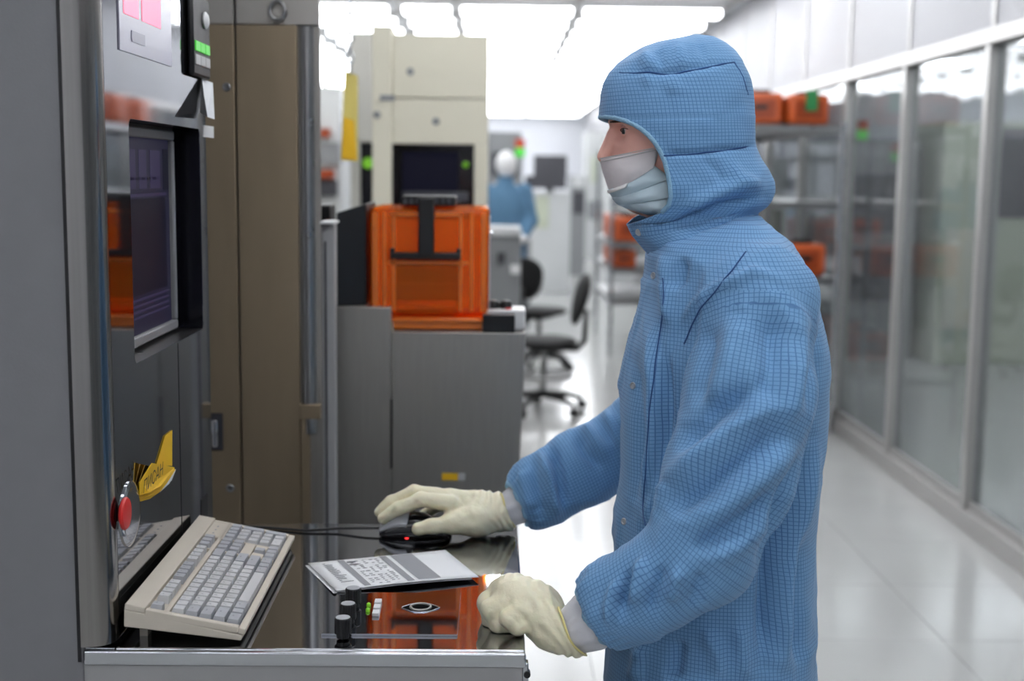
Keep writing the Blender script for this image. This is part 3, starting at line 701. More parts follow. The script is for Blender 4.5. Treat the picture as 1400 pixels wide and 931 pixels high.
def addkey(l, w, wid, dep, leg, c):
    o = bpy.data.objects.new('key', keymesh(wid, dep)[c]); C.objects.link(o); o.parent = kb; o.matrix_parent_inverse = kb_inv
    o.matrix_basis = Matrix.Translation(kp(l, w, 0.011)) @ Rk
    if leg:
        if leg not in tmesh:
            tmesh[leg] = text_mesh(leg, 0.0052 if len(leg) == 1 else 0.0036); tmesh[leg].materials.append(M['legend'])
        t = bpy.data.objects.new('legend', tmesh[leg]); C.objects.link(t); t.parent = o; t.location = (wid * (0.42 if len(leg) < 3 else 0.5), dep * 0.6, 0.0136)
for (r, s, ks) in rowsK:
    x = s
    for (wd_, leg, c) in ks:
        if leg is not None: addkey(L0 + x * U, W0 + r * RU, wd_ * U, RU, leg, c)
        x += wd_
addkey(L0 + 21.5 * U, W0 + 2 * RU, U, 2 * RU, '+', 'g'); addkey(L0 + 21.5 * U, W0, U, 2 * RU, '', 'g')
for k in range(3):
    q = kp(L0 + (19.2 + k) * U, 0.136, 0.0202); MB().lathe([(0.002, 0), (0.0015, 0.0008)], q, 'z', 8).build('indicator_lamp', 'keygrey', kb)

# ================================================================== MOUSE
mo = thing('computer_mouse', 'grey and black optical mouse under the gloved right hand', 'mouse', (-0.15, 2.405, ZD))
MY = 2.405; x0, x1 = -0.215, -0.080
def mouse_surf(top, lift, w, xs0, xs1):
    P = []
    for i in range(25):
        t = i / 24; x = xs0 + (xs1 - xs0) * t
        hz = top * math.sin(PI * (0.10 + 0.82 * t)) ** 0.7 * (0.80 + 0.25 * math.sin(PI * t)); ww = w * (0.72 + 0.28 * math.sin(PI * min(1, t * 0.9 + 0.12))) * (1 if 0.04 < t < 0.97 else 0.72)
        if i in (0, 24): hz *= 0.72
        row = []
        for j in range(17):
            a = PI * j / 16; row.append((x, MY - ww * math.copysign(abs(math.cos(a)) ** 0.7, math.cos(a)), ZD + lift + hz * abs(math.sin(a)) ** 0.75))
        P.append(row)
    return P
o = put('mouse_body', grid_mesh('mouse_body', mouse_surf(0.036, 0.002, 0.032, x0, x1)), 'blackgloss', mo, smooth=True); o.modifiers.new('s', 'SOLIDIFY').thickness = 0.002
P = [r[2:14] for r in mouse_surf(0.0385, 0.002, 0.0325, x0 - 0.001, x0 + 0.085)]
o = put('button_shell', grid_mesh('button_shell', P), 'mousegrey', mo, smooth=True); o.modifiers.new('s', 'SOLIDIFY').thickness = 0.002
box('mouse_base', 'black', mo, x0 + 0.006, x1 - 0.004, MY - 0.027, MY + 0.027, ZD + 0.0002, ZD + 0.006, bevel=0.002)
q = atz(556, 735, ZD + 0.001); MB().lathe([(0.004, 0), (0.003, 0.001)], (q.x, MY - 0.029, ZD + 0.0006), 'z', 10).build('sensor_glow', 'redled', mo)
cb = [(x0 + 0.004, MY, ZD + 0.011), (x0 - 0.03, MY + 0.002, ZD + 0.010), (-0.30, MY + 0.012, ZD + 0.006), (-0.36, MY + 0.004, ZD + 0.0032), (-0.42, MY + 0.02, ZD + 0.0032), (-0.50, 2.44, ZD + 0.0032), (-0.54, 2.452, ZD + 0.0032)]
MB().tube(cb, 0.0026, 8).build('cable', 'black', mo, smooth=True)

# ================================================================== MACHINES BEHIND THE DESK
def bx2(name, m, parent, pxl, pxr, pyt, pyb, Y, depth, bevel=0, zbot=None):
    """box whose front rectangle stands at distance Y between measured edges"""
    a, c = at(pxl, (pyt + pyb) / 2, Y), at(pxr, (pyt + pyb) / 2, Y); zt = at((pxl + pxr) / 2, pyt, Y).z
    zb = at((pxl + pxr) / 2, pyb, Y).z if zbot is None else zbot
    return box(name, m, parent, a.x, c.x, Y, Y + depth, zb, zt, bevel)
YB = 3.0
bc = thing('tan_cabinet', 'tall tan steel cabinet with bolts and handle behind the keyboard', 'cabinet', (-0.55, YB + 0.3, 0))
xa, xb, xc_, xd = at(270, 300, YB).x, at(326, 350, YB).x, at(408, 300, YB).x, at(438, 300, YB).x
zt = at(370, 34, YB).z
box('narrow_panel', 'bronze', bc, xa - 0.2, xb - 0.003, YB, YB + 0.02, 0.02, zt, bevel=0.002)
box('wide_panel', 'bronze', bc, xb + 0.002, xc_, YB, YB + 0.02, 0.02, zt, bevel=0.002)
box('upper_panel', 'bronze_lit', bc, xa - 0.2, xb - 0.003, YB, YB + 0.02, zt + 0.001, 2.3, bevel=0.002)  # lit top of the cabinet front, painted as a paler panel
box('upper_panel', 'bronze_lit', bc, xb + 0.002, xd, YB + 0.004, YB + 0.02, zt + 0.001, 2.3, bevel=0.002)  # same lit band continued, brightness carried by the colour
xq = at(428, 300, YB + 0.7).x
MB().hexa([(xa - 0.2, YB + 0.02, 0.02), (xd - 0.004, YB + 0.02, 0.02), (xq, YB + 0.7, 0.02), (xa - 0.2, YB + 0.7, 0.02)], [(xa - 0.2, YB + 0.02, 2.3), (xd - 0.004, YB + 0.02, 2.3), (xq, YB + 0.7, 2.3), (xa - 0.2, YB + 0.7, 2.3)]).build('carcass', 'dark', bc)
MB().tube([((xc_ + xd) / 2 - 0.004, YB + 0.010, 0.95), ((xc_ + xd) / 2 - 0.004, YB + 0.010, zt - 0.002)], 0.016, 18).build('rounded_post', 'steel', bc, smooth='auto')
box('post_backing', 'brushed', bc, xc_ + 0.001, xd, YB + 0.014, YB + 0.02, 0.02, zt)
z1, z0 = at(420, 552, YB).z, at(420, 572, YB).z
box('post_bracket', 'bronze', bc, xc_, xd - 0.002, YB - 0.012, YB + 0.014, z0, z1, bevel=0.002)
box('lower_pipe', 'bronze', bc, xc_ + 0.002, xc_ + 0.022, YB - 0.004, YB + 0.014, 0.3, z0)
for (x, y) in ((310, 119), (315, 667)):
    q = at(x, y, YB); MB().lathe([(0.009, 0.0), (0.010, -0.003), (0.007, -0.005), (0.006, -0.002), (0.003, -0.0015)], (q.x, YB, q.z), 'y', 20).build('bolt', 'steel', bc, smooth='auto')
q = at(297, 590, YB); box('handle_plate', 'dark', bc, q.x - 0.014, q.x + 0.014, YB - 0.004, YB, q.z - 0.045, q.z + 0.045, bevel=0.002)
box('handle', 'chrome', bc, q.x - 0.010, q.x + 0.004, YB - 0.016, YB - 0.004, q.z - 0.036, q.z + 0.03, bevel=0.003)
q = at(380, 15, YB); MB().tube([(q.x + 0.017 * math.cos(a), YB - 0.008, q.z + 0.021 * math.sin(a)) for a in [2 * PI * k / 24 for k in range(24)]], 0.0045, 8, closed=True).build('lifting_ring', 'steel', bc, smooth=True)
# silver frame post with open top
fp = thing('frame_post', 'silver frame post standing right of the tan cabinet', 'post', (at(447, 500, 3.05).x, 3.05, 0))
x0_, x1_ = at(441, 500, 3.02).x, at(458, 500, 3.02).x
MB().hexa([(x0_, 3.02, 0), (x1_, 3.02, 0), (x1_, 3.06, 0), (x0_, 3.06, 0)], [(x0_, 3.02, at(447, 318, 3.02).z), (x1_, 3.02, at(447, 306, 3.02).z), (x1_, 3.06, at(447, 306, 3.02).z), (x0_, 3.06, at(447, 318, 3.02).z)]).build('post', 'grey_lt', fp, bevel=0.002)
box('post_groove', 'dark', fp, x0_ + 0.006, x0_ + 0.011, 3.0185, 3.02, 0.02, at(447, 330, 3.02).z)
box('post_cap', 'white', fp, x0_ - 0.001, x1_ + 0.002, 3.0, 3.10, at(447, 306, 3.02).z, at(447, 306, 3.02).z + 0.006)

# load port boxes
YL = 3.2
lp = thing('load_port', 'brushed steel load port cabinet under the orange pod', 'cabinet', (-0.16, YL + 0.25, 0))
def wedge(name, m, pxa, pxb, pxc, pxd_, pyt, Y, dep, par):   # top-left, top-right, bottom-right, bottom-left (bottom measured at y=640)
    a, c = at(pxa, pyt, Y), at(pxb, pyt, Y); d, e = at(pxc, 640, Y), at(pxd_, 640, Y)
    s = (a.z - 0.02) / (a.z - d.z); bl = a + (e - a) * s; br = c + (d - c) * s
    return MB().hexa([(bl.x, Y, 0.02), (br.x, Y, 0.02), (br.x, Y + dep, 0.02), (bl.x, Y + dep, 0.02)], [(a.x, Y, a.z), (c.x, Y, a.z), (c.x, Y + dep, a.z), (a.x, Y + dep, a.z)]).build(name, m, par, bevel=0.002)
wedge('wide_box', 'brushed', 536, 719, 710, 536, 454, YL, 0.42, lp)
zt2 = at(490, 420, YL).z
bl_, br_ = at(459, 560, YL).x, at(534.5, 560, YL).x
box('tall_box', 'brushed', lp, bl_, br_, YL - 0.004, YL + 0.034, 0.02, zt2, bevel=0.002)
box('tall_box_rear', 'brushed', lp, bl_, at(500, 560, YL).x, YL + 0.034, YL + 0.42, 0.02, zt2)
q0, q1 = at(535.5, 545, YL), at(535.5, 640, YL); box('door_gap', 'black', lp, q0.x - 0.003, q0.x + 0.002, YL - 0.0055, YL - 0.004, q1.z, q0.z)
q = at(620, 652, YL); box('warning_label', 'yellow', lp, q.x - 0.030, q.x + 0.012, YL - 0.001, YL, q.z - 0.009, q.z + 0.010)
box('label_end', 'whitegrey', lp, q.x + 0.012, q.x + 0.030, YL - 0.001, YL, q.z - 0.009, q.z + 0.010)
zl = at(600, 454, YL).z
# small black block and switch box on the load port
sb = thing('switch_box', 'white switch box with black and red buttons beside the orange pod', 'switch box', (0.03, YL + 0.1, zl))
a_, b_ = at(660, 440, YL), at(704, 440, YL)
box('black_block', 'black', sb, a_.x, b_.x, YL + 0.005, YL + 0.05, zl, at(680, 431, YL).z, bevel=0.002)
c_ = at(719, 430, YL); box('white_block', 'white', sb, a_.x + 0.01, c_.x, YL + 0.05, YL + 0.16, zl, at(700, 424, YL + 0.05).z, bevel=0.004)
for (x, y, m) in ((675, 419, 'black'), (692, 416, 'black')):
    q = at(x, y, YL + 0.09); o = MB().lathe([(0.016, 0), (0.016, 0.012), (0.011, 0.02), (0.004, 0.022)], (q.x, YL + 0.09, at(700, 424, YL + 0.05).z), 'z', 18).build('push_button', m, sb, smooth='auto')
q = at(695, 421, YL + 0.07); MB().lathe([(0.008, 0), (0.007, 0.004)], (q.x, YL + 0.068, at(700, 424, YL + 0.05).z), 'z', 12).build('red_cap', 'red', sb)

# ------------------------------------------------------------------ pods
def shell_box(x0, x1, y0, y1, z0, z1, t):
    b = MB(); b.box(x0, x1, y0, y1, z0, z1); b.box(x0 + t, x1 - t, y0 + t, y1 - t, z0 + t, z1 - t); n = 8
    b.f = b.f[:6] + [tuple(reversed(q)) for q in b.f[6:]]
    me = bpy.data.meshes.new('shell'); me.from_pydata(b.v, [], b.f); me.update(); return me
PX0, PX1 = at(505, 400, 3.25).x, at(668, 400, 3.25).x
PZ0, PZ1 = at(586, 432, 3.25).z, at(586, 283, 3.25).z
PY0, PY1 = 3.25, 3.53; PC = (PX0 + PX1) / 2; PW = PX1 - PX0
pod = thing('wafer_pod', 'translucent orange wafer pod with black handle on the steel load port', 'wafer pod', (PC, 3.39, PZ0))
put('shell', shell_box(PX0, PX1, PY0, PY1, PZ0, PZ1, 0.004), 'orange', pod, bevel=0.014, segs=3)
def pxx(p): return at(p, 400, 3.25).x
def pzz(p): return at(586, p, 3.25).z
box('pedestal', 'orangesolid', pod, pxx(537), pxx(660), PY0 - 0.004, PY1 - 0.03, zl, PZ0 - 0.004, bevel=0.004)
box('base_flange', 'orangesolid', pod, pxx(530), pxx(661), PY0 - 0.010, PY1 - 0.02, pzz(440), pzz(436), bevel=0.002)
box('inner_cassette', 'orangedark', pod, pxx(535), pxx(628), PY0 + 0.06, PY1 - 0.05, PZ0 + 0.03, pzz(352), bevel=0.006)
box('cassette_rim', 'orangesolid', pod, pxx(541), pxx(622), PY0 + 0.035, PY0 + 0.05, pzz(420), pzz(413), bevel=0.003)
for (u, w) in ((509, 8), (523, 5), (536, 5), (627, 5), (642, 5), (657, 7)):
    box('rib', 'orangesolid', pod, pxx(u), pxx(u + w), PY0 - 0.003, PY0 + 0.0005, PZ0 + 0.012, PZ1 - 0.014, bevel=0.0012)
box('top_rib', 'orangesolid', pod, pxx(532), pxx(632), PY0 - 0.003, PY0 + 0.0005, pzz(296), pzz(291), bevel=0.0012)
box('mid_rib', 'orangesolid', pod, pxx(530), pxx(640), PY0 - 0.003, PY0 + 0.0005, pzz(362), pzz(357), bevel=0.0012)
for zz in (0.10, 0.16, 0.22):
    for k in range(1): box('wafer_slot', 'orangedark', pod, pxx(540), pxx(625), PY0 + 0.05, PY0 + 0.06, PZ0 + zz * 0.7, PZ0 + zz * 0.7 + 0.008)
b = MB(); b.box(pxx(572), pxx(594), PY0 - 0.022, PY0 - 0.004, pzz(350), pzz(270)); b.build('handle_bar', 'black', pod, bevel=0.004)
box('handle_cross', 'black', pod, pxx(534), pxx(630), PY0 - 0.020, PY0 - 0.0032, pzz(354), pzz(345), bevel=0.003)
for u in (534, 624): box('handle_clip', 'black', pod, pxx(u), pxx(u + 6), PY0 - 0.018, PY0 - 0.0032, pzz(347), pzz(339), bevel=0.002)
box('top_plate', 'black', pod, pxx(548), pxx(622), PY0 - 0.01, PY0 + 0.16, pzz(281), pzz(268), bevel=0.004)
b = MB()
for k in range(8): b.box(pxx(552 + 8.5 * k), pxx(556 + 8.5 * k), PY0 - 0.013, PY0 - 0.0095, pzz(279), pzz(271))
b.build('top_grip', 'dark', pod)['kind'] = 'stuff'
box('edge_strip', 'chrome', pod, PX1 + 0.0005, PX1 + 0.003, PY0 + 0.01, PY0 + 0.016, PZ0 + 0.01, PZ1 - 0.02)
MB().cyl((PX1 + 0.002, PY0 + 0.006, pzz(318)), (PX1 + 0.010, PY0 + 0.006, pzz(318)), 0.007, 12).build('side_pin', 'chrome', pod, smooth='auto')
# black shield left of the pod
bs = thing('black_shield', 'black upright shield panel left of the orange pod', 'panel', (at(480, 420, 3.3).x, 3.35, zt2))
A, B_ = at(461, 350, YL + 0.03).x, at(500, 350, YL + 0.03).x
MB().hexa([(A, YL + 0.02, zt2), (B_, YL + 0.05, zt2), (B_, YL + 0.30, zt2), (A, YL + 0.30, zt2)], [(A, YL + 0.02, at(461, 291, YL + 0.02).z), (B_, YL + 0.05, at(500, 278, YL + 0.05).z), (B_, YL + 0.30, at(500, 278, YL + 0.05).z), (A, YL + 0.30, at(461, 291, YL + 0.02).z)]).build('shield', 'black', bs, bevel=0.003)

# ------------------------------------------------------------------ cream machine behind the pod
YM = 5.5
cm_ = thing('cream_machine', 'tall cream machine with a black recessed monitor behind the orange pod', 'machine', (at(587, 300, YM).x, YM + 0.5, 0))
xl, xr = at(509, 200, YM).x, at(667, 200, YM).x; zt = at(590, 47, YM).z
m0, m1 = at(536, 240, YM), at(648, 240, YM); mz1, mz0 = at(590, 197, YM).z, at(590, 300, YM).z
box('left_post', 'cream', cm_, xl, at(536, 240, YM).x, YM - 0.01, YM + 0.9, 0.02, at(520, 35, YM).z, bevel=0.006)
zs = at(590, 135, YM).z
box('upper_panel', 'cream', cm_, m0.x + 0.002, xr, YM, YM + 0.02, zs + 0.003, zt, bevel=0.004)
box('middle_panel', 'cream', cm_, m0.x + 0.002, xr, YM, YM + 0.02, mz1, zs - 0.003, bevel=0.004)
box('right_stile', 'cream', cm_, m1.x, xr, YM, YM + 0.02, mz0, mz1 - 0.002, bevel=0.004)
box('lower_panel', 'cream', cm_, m0.x + 0.002, xr, YM, YM + 0.02, 0.02, mz0 - 0.002, bevel=0.004)
box('carcass', 'creamgrey', cm_, m0.x + 0.003, xr - 0.003, YM + 0.12, YM + 0.9, 0.02, zt - 0.01)
b = MB(); b.box(m0.x, m0.x + 0.01, YM + 0.002, YM + 0.12, mz0, mz1); b.box(m1.x - 0.01, m1.x, YM + 0.002, YM + 0.12, mz0, mz1); b.box(m0.x, m1.x, YM + 0.002, YM + 0.12, mz1 - 0.01, mz1); b.box(m0.x, m1.x, YM + 0.1, YM + 0.12, mz0, mz1)
b.build('monitor_bezel', 'blackgloss', cm_)
box('monitor_screen', 'uid', cm_, at(548, 240, YM).x, at(626, 240, YM).x, YM + 0.08, YM + 0.1, at(590, 268, YM).z, at(590, 207, YM).z, bevel=0.002)
box('keyboard_shelf', 'dark', cm_, at(552, 280, YM).x, at(640, 280, YM).x, YM - 0.08, YM, at(590, 275, YM).z, at(590, 262, YM).z, bevel=0.003)
q = at(636, 225, YM); MB().lathe([(0.014, 0.0), (0.014, -0.004), (0.009, -0.006)], (q.x, YM + 0.1, q.z), 'y', 14).build('power_lamp', 'greenled', cm_)
for (x, y) in ((561, 98), (596, 166), (516, 157)):
    q = at(x, y, YM); MB().lathe([(0.016, 0.0), (0.016, -0.004), (0.010, -0.006)], (q.x, YM - (0.01 if x < 530 else 0), q.z), 'y', 14).build('lock', 'midgrey', cm_)
q = at(520, 134, YM); box('hinge', 'midgrey', cm_, q.x, m0.x + 0.012, YM - 0.016, YM - 0.01, q.z - 0.012, q.z + 0.012)
# grey machine further back with its own black monitor bay
YG = 7.2
gm = thing('grey_machine', 'grey panelled machine half hidden behind the cream machine', 'machine', (at(490, 300, YG).x, YG + 0.5, 0))
bx2('panel', 'creamgrey', gm, 479, 540, 44, 194, YG, 0.8, 0.004)
bx2('lower_panel', 'creamgrey', gm, 479, 492, 196, 300, YG, 0.8, 0.004, zbot=0.02)
bx2('monitor_bay', 'blackgloss', gm, 492.5, 540, 196, 300, YG + 0.03, 0.7, zbot=0.9)
bx2('base_panel', 'creamgrey', gm, 492.5, 540, 330, 400, YG + 0.02, 0.75, zbot=0.02)
q = at(503, 223, YG); MB().lathe([(0.03, 0.03), (0.03, 0.0)], (q.x, YG, q.z), 'y', 12).build('power_lamp', 'greenled', gm)
# hanging yellow film sheet with its chain
hs = thing('hanging_sheet', 'translucent yellow document pocket hanging on a chain left of the cream machine', 'sheet', (at(478, 218, 4.2).x, 4.2, at(478, 218, 4.2).z))
A = [at(471, 95, 4.2), at(489, 104, 4.25), at(489, 221, 4.25), at(466, 219, 4.2)]
e = Vector((0, 0.006, 0)); MB().add(A + [p + e for p in A], [(0, 1, 2, 3), (7, 6, 5, 4), (0, 4, 5, 1), (1, 5, 6, 2), (2, 6, 7, 3), (3, 7, 4, 0)]).build('pocket', 'yellowfilm', hs)
A = [at(470, 160, 4.19), at(484, 165, 4.235), at(488, 219, 4.24), at(467, 217, 4.19)]
e = Vector((0, 0.003, 0)); MB().add(A + [p + e for p in A], [(0, 1, 2, 3), (7, 6, 5, 4), (0, 4, 5, 1), (1, 5, 6, 2), (2, 6, 7, 3), (3, 7, 4, 0)]).build('inner_card', 'yellow', hs)
q = at(479, 98, 4.22)
for k in range(26):
    z = q.z + 0.012 + 0.032 * k
    if z > CEIL - 0.01: break
    MB().tube([(q.x + (0.010 * math.cos(a) if k % 2 else 0), 4.22 + (0 if k % 2 else 0.010 * math.cos(a)), z + 0.02 * math.sin(a)) for a in [2 * PI * j / 10 for j in range(10)]], 0.0035, 6, closed=True).build('chain_link', 'chrome', hs, smooth=True)

# ================================================================== CHAIRS
def chair(name, label, loc, rz, group):
    """black work chair built facing -x, with oval back and five-star base"""
    t = thing(name, label, 'chair', loc, 0, group); t.rotation_euler = (0, 0, 0); t.location = (0, 0, 0)
    def pad(nm, c, r, ax, thick):
        P = []
        for i in range(13):
            a = -PI / 2 + PI * i / 12; P.append([])
            for j in range(24):
                b2 = 2 * PI * j / 24; cx, sx_ = abs(math.cos(a)) ** 0.5 , math.sin(a)
                u = r[0] * cx * math.copysign(abs(math.cos(b2)) ** 0.85, math.cos(b2)); w = r[1] * cx * math.copysign(abs(math.sin(b2)) ** 0.85, math.sin(b2)); h = thick * sx_
                if ax == 'z': P[-1].append((c[0] + u, c[1] + w, c[2] + h))
                else: P[-1].append((c[0] + h + 0.25 * (w) + 0.35 * u * u / r[0] * 0, c[1] + u * (1 - 0.25 * w / r[1] * -1), c[2] + w))
        put(nm, grid_mesh(nm, P, closed=True), 'blackfab', t, smooth=True)
    pad('seat', (0, 0, 0.47), (0.22, 0.22), 'z', 0.035); pad('backrest', (0.24, 0, 0.75), (0.165, 0.17), 'x', 0.03)
    MB().tube([(0.05, 0, 0.43), (0.22, 0, 0.42), (0.27, 0, 0.47), (0.285, 0, 0.68)], [0.02, 0.022, 0.02, 0.016], 8).build('back_stem', 'black', t, smooth=True)
    MB().cyl((0, 0, 0.10), (0, 0, 0.45), 0.022, 14).build('gas_lift', 'steel', t, smooth='auto')
    box('seat_mechanism', 'black', t, -0.10, 0.12, -0.08, 0.08, 0.41, 0.44, bevel=0.008)
    MB().tube([(0.19 * math.cos(a), 0.19 * math.sin(a), 0.25) for a in [2 * PI * k / 28 for k in range(28)]], 0.011, 8, closed=True).build('foot_ring', 'steel', t, smooth=True)
    MB().cyl((-0.19, 0, 0.25), (0.19, 0, 0.25), 0.008, 8).build('ring_spoke', 'steel', t, smooth='auto')
    for k in range(5):
        a = 2 * PI * k / 5 + 0.3; c, s = math.cos(a), math.sin(a)
        MB().tube([(0.02 * c, 0.02 * s, 0.12), (0.18 * c, 0.18 * s, 0.105), (0.29 * c, 0.29 * s, 0.075)], [0.026, 0.02, 0.015], 8).build('base_arm', 'black', t, smooth='auto')
        MB().cyl((0.29 * c - 0.02 * s, 0.29 * s + 0.02 * c, 0.032), (0.29 * c + 0.02 * s, 0.29 * s - 0.02 * c, 0.032), 0.031, 14).build('castor', 'black', t, smooth='auto')
    t.location = loc; t.rotation_euler = (0, 0, rz); return t
chair('work_chair', 'black work chair seen side-on in the aisle nearest the steel cabinet', (0.33, 8.4, 0), 0.12, 'black work chairs in the aisle')
chair('work_chair', 'black work chair turned away with its rounded back to the aisle', (0.36, 10.3, 0), PI / 2 + 2.6, 'black work chairs in the aisle')

# ================================================================== RACKS AND PODS IN THE AISLE
def rack(name, label, x0, x1, y0, y1, zs, posts_z):
    t = thing(name, label, 'rack', ((x0 + x1) / 2, (y0 + y1) / 2, 0))
    for x in (x0, x1):
        for y in (y0, y1):
            MB().cyl((x, y, 0), (x, y, posts_z), 0.017, 10).build('post', 'chrome', t, smooth='auto')
            b = MB()
            for k in range(int(posts_z / 0.11)): b.cyl((x, y, 0.1 + 0.11 * k), (x, y, 0.118 + 0.11 * k), 0.022, 10)
            b.build('post_collar', 'chrome', t, smooth='auto')['kind'] = 'stuff'
    for z in zs:
        b = MB(); b.box(x0, x1, y0 - 0.006, y0 + 0.006, z - 0.045, z); b.box(x0, x1, y1 - 0.006, y1 + 0.006, z - 0.045, z); b.box(x0 - 0.006, x0 + 0.006, y0, y1, z - 0.045, z); b.box(x1 - 0.006, x1 + 0.006, y0, y1, z - 0.045, z)
        b.box(x0 + 0.006, x1 - 0.006, y0 + 0.006, y1 - 0.006, z - 0.012, z - 0.003); b.build('shelf', 'steel', t)
    return t
RZ = at(1085, 172, 7.9).z
rk = rack('storage_rack', 'chrome storage rack by the glass wall behind the person', 1.50, 2.08, 7.75, 10.2, (0.35, at(1107, 377, 7.9).z, 1.42, RZ), RZ + 0.02)
def small_pod():
    t = thing('storage_pod', 'orange pod', 'wafer pod')
    box('shell', 'podsolid', t, -0.13, 0.13, -0.12, 0.12, 0.012, 0.20, bevel=0.02)
    box('base', 'orangedark', t, -0.115, 0.115, -0.105, 0.105, 0, 0.014)
    box('window', 'orangedark', t, -0.09, 0.09, -0.123, -0.119, 0.045, 0.16, bevel=0.002)
    box('grip', 'black', t, -0.04, 0.04, -0.135, -0.118, 0.10, 0.125, bevel=0.003)
    box('top_handle', 'black', t, -0.06, 0.06, -0.05, 0.05, 0.20, 0.222, bevel=0.004)
    return t
sp0 = small_pod(); first = [True]
def place_pod(x, y, z, rz, label, group, sc=1.0):
    o = sp0 if first[0] else copy_tree(sp0); first[0] = False
    moved(o, (x, y, z), rz, label, group); o.scale = (sc, sc, sc); return o
z_ = RZ
place_pod(1.63, 8.05, z_, -0.1, 'orange wafer pod on the rack top close behind the blue hood', 'pods on the rack top')
for k in range(5): place_pod(1.62 + 0.27 * (k % 2), 8.45 + 0.30 * k, z_, 0.1 * (k % 3 - 1), 'orange wafer pod on the rack top, %s in the rear group' % ORD[k], 'rear pods on the rack top')
zz = at(1107, 377, 7.9).z
place_pod(1.90, 7.95, zz, 0, 'dark orange wafer pod on the middle rack shelf behind the shoulder', 'pods on the rack shelves')
place_pod(1.62, 7.95, zz, 0, 'orange wafer pod on the middle rack shelf left of the dark one', 'pods on the rack shelves')
for k in range(3): place_pod(1.85, 8.5 + 0.5 * k, 0.35, 0, 'orange wafer pod low on the bottom rack shelf, %s from the front' % ORD[k], 'pods low on the rack')
gb = thing('clear_pod', 'smoky clear storage box on the rack top against the glass', 'box', (1.95, 8.35, z_))
box('box', 'clearpod', gb, 1.86, 2.06, 8.25, 8.5, z_ + 0.001, z_ + 0.2, bevel=0.012); box('lid', 'whitegrey', gb, 1.85, 2.07, 8.24, 8.51, z_ + 0.2, z_ + 0.215)
rk2 = rack('storage_rack', 'chrome shelf rack with orange pods seen under the face mask', 1.0, 1.62, 11.0, 12.6, (0.5, at(860, 366, 11.1).z, at(860, 334, 11.1).z + 0.02, 1.75), 1.8)
for k in range(3):
    place_pod(1.12 + 0.001 * k, 11.15 + 0.42 * k, at(860, 366, 11.1).z, 0, 'dark orange pod on the lower shelf of the rack under the mask, %s in line' % ORD[k], 'pods under the mask, lower shelf', 0.78)
    place_pod(1.16, 11.15 + 0.42 * k, at(860, 334, 11.1).z + 0.02, 0, 'dark orange pod on the upper shelf of the rack under the mask, %s in line' % ORD[k], 'pods under the mask, upper shelf', 1.1)
    place_pod(1.46, 11.15 + 0.42 * k, at(860, 334, 11.1).z + 0.02, 0, 'dark orange pod at the right end of the rack under the mask, %s in line' % ORD[k], 'pods under the mask, right end', 1.0)

p1 = place_pod(1.90, 8.0, z_, 0.05, 'orange wafer pod with a green clip on top of the rack by the glass', 'pods on the rack top', 0.95)
box('green_clip', 'greencap', p1, 1.88, 1.95, 7.868, 7.882, z_ + 0.09, z_ + 0.215)
for ch in p1.children:
    if ch.name.startswith('green_clip'): ch.matrix_parent_inverse = p1.matrix_basis.inverted()

# ================================================================== FAR EQUIPMENT
def equip(name, label, pxl, pxr, pyt, Y, dep, m, parts=(), cat='machine'):
    a, c = at(pxl, 300, Y), at(pxr, 300, Y); zt = at((pxl + pxr) / 2, pyt, Y).z
    t = thing(name, label, cat, ((a.x + c.x) / 2, Y + dep / 2, 0))
    box('cabinet', m, t, a.x, c.x, Y, Y + dep, 0, zt, bevel=0.01)
    for (nm, mm, l, r, tp, bt, out) in parts:
        p, q = at(l, (tp + bt) / 2, Y), at(r, (tp + bt) / 2, Y)
        box(nm, mm, t, p.x, q.x, Y - out, Y, at((l + r) / 2, bt, Y).z, at((l + r) / 2, tp, Y).z)
    return t
equip('process_tool', 'pale process tool with dark hatch behind the cream machine', 640, 712, 180, 13.5, 1.2, 'midgrey', [('hatch', 'dark', 672, 706, 208, 240, 0.02), ('panel', 'paleeq', 673, 706, 250, 262, 0.03)])
st_ = thing('signal_tower', 'signal tower with red and green lamps above the far tools', 'signal light', at(711, 225, 13.2))
q = at(711, 230, 13.2); q.z = at(711, 180, 13.5).z
q2 = at(711, 214, 13.2)
MB().cyl((q2.x, 13.2, 0.9), (q2.x, 13.2, q2.z), 0.03, 10).build('pole', 'midgrey', st_, smooth='auto')
z = q2.z
for nm, m in (('green_lamp', 'green'), ('red_lamp', 'orangelamp')):
    MB().lathe([(0.05, 0), (0.05, 0.085)], (q2.x, 13.2, z), 'z', 16).build(nm, m, st_, smooth='auto'); z += 0.09
box('pedestal', 'midgrey', st_, q2.x - 0.12, q2.x + 0.12, 13.1, 13.3, 0, 0.9)
equip('process_tool', 'low grey tool with pale top beside the orange pod', 664, 713, 312, 9.0, 0.6, 'midgrey', [('gauge', 'white', 698, 711, 362, 374, 0.03), ('dial', 'dark', 680, 690, 345, 360, 0.03), ('lid', 'paleeq', 664, 713, 312, 322, 0.04)])
ws = equip('workstation', 'far workstation with two dark monitors and pale cabinet', 722, 780, 262, 17, 0.8, 'paleeq', [('blue_panel', 'bluepale', 714, 727, 268, 305, 0.02), ('drawer', 'greenish', 733, 750, 268, 312, 0.02)], cat='workstation')
for (l, r, tp, bt) in ((730, 775, 212, 243), (718, 774, 240, 258)):
    p, q = at(l, tp, 16.9), at(r, bt, 16.9); box('monitor', 'dark', ws, p.x, q.x, 16.9, 16.98, q.z, p.z, bevel=0.01)
p = at(752, 262, 17); box('monitor_stand', 'midgrey', ws, p.x - 0.05, p.x + 0.05, 16.98, 17.1, p.z, at(752, 235, 17).z)
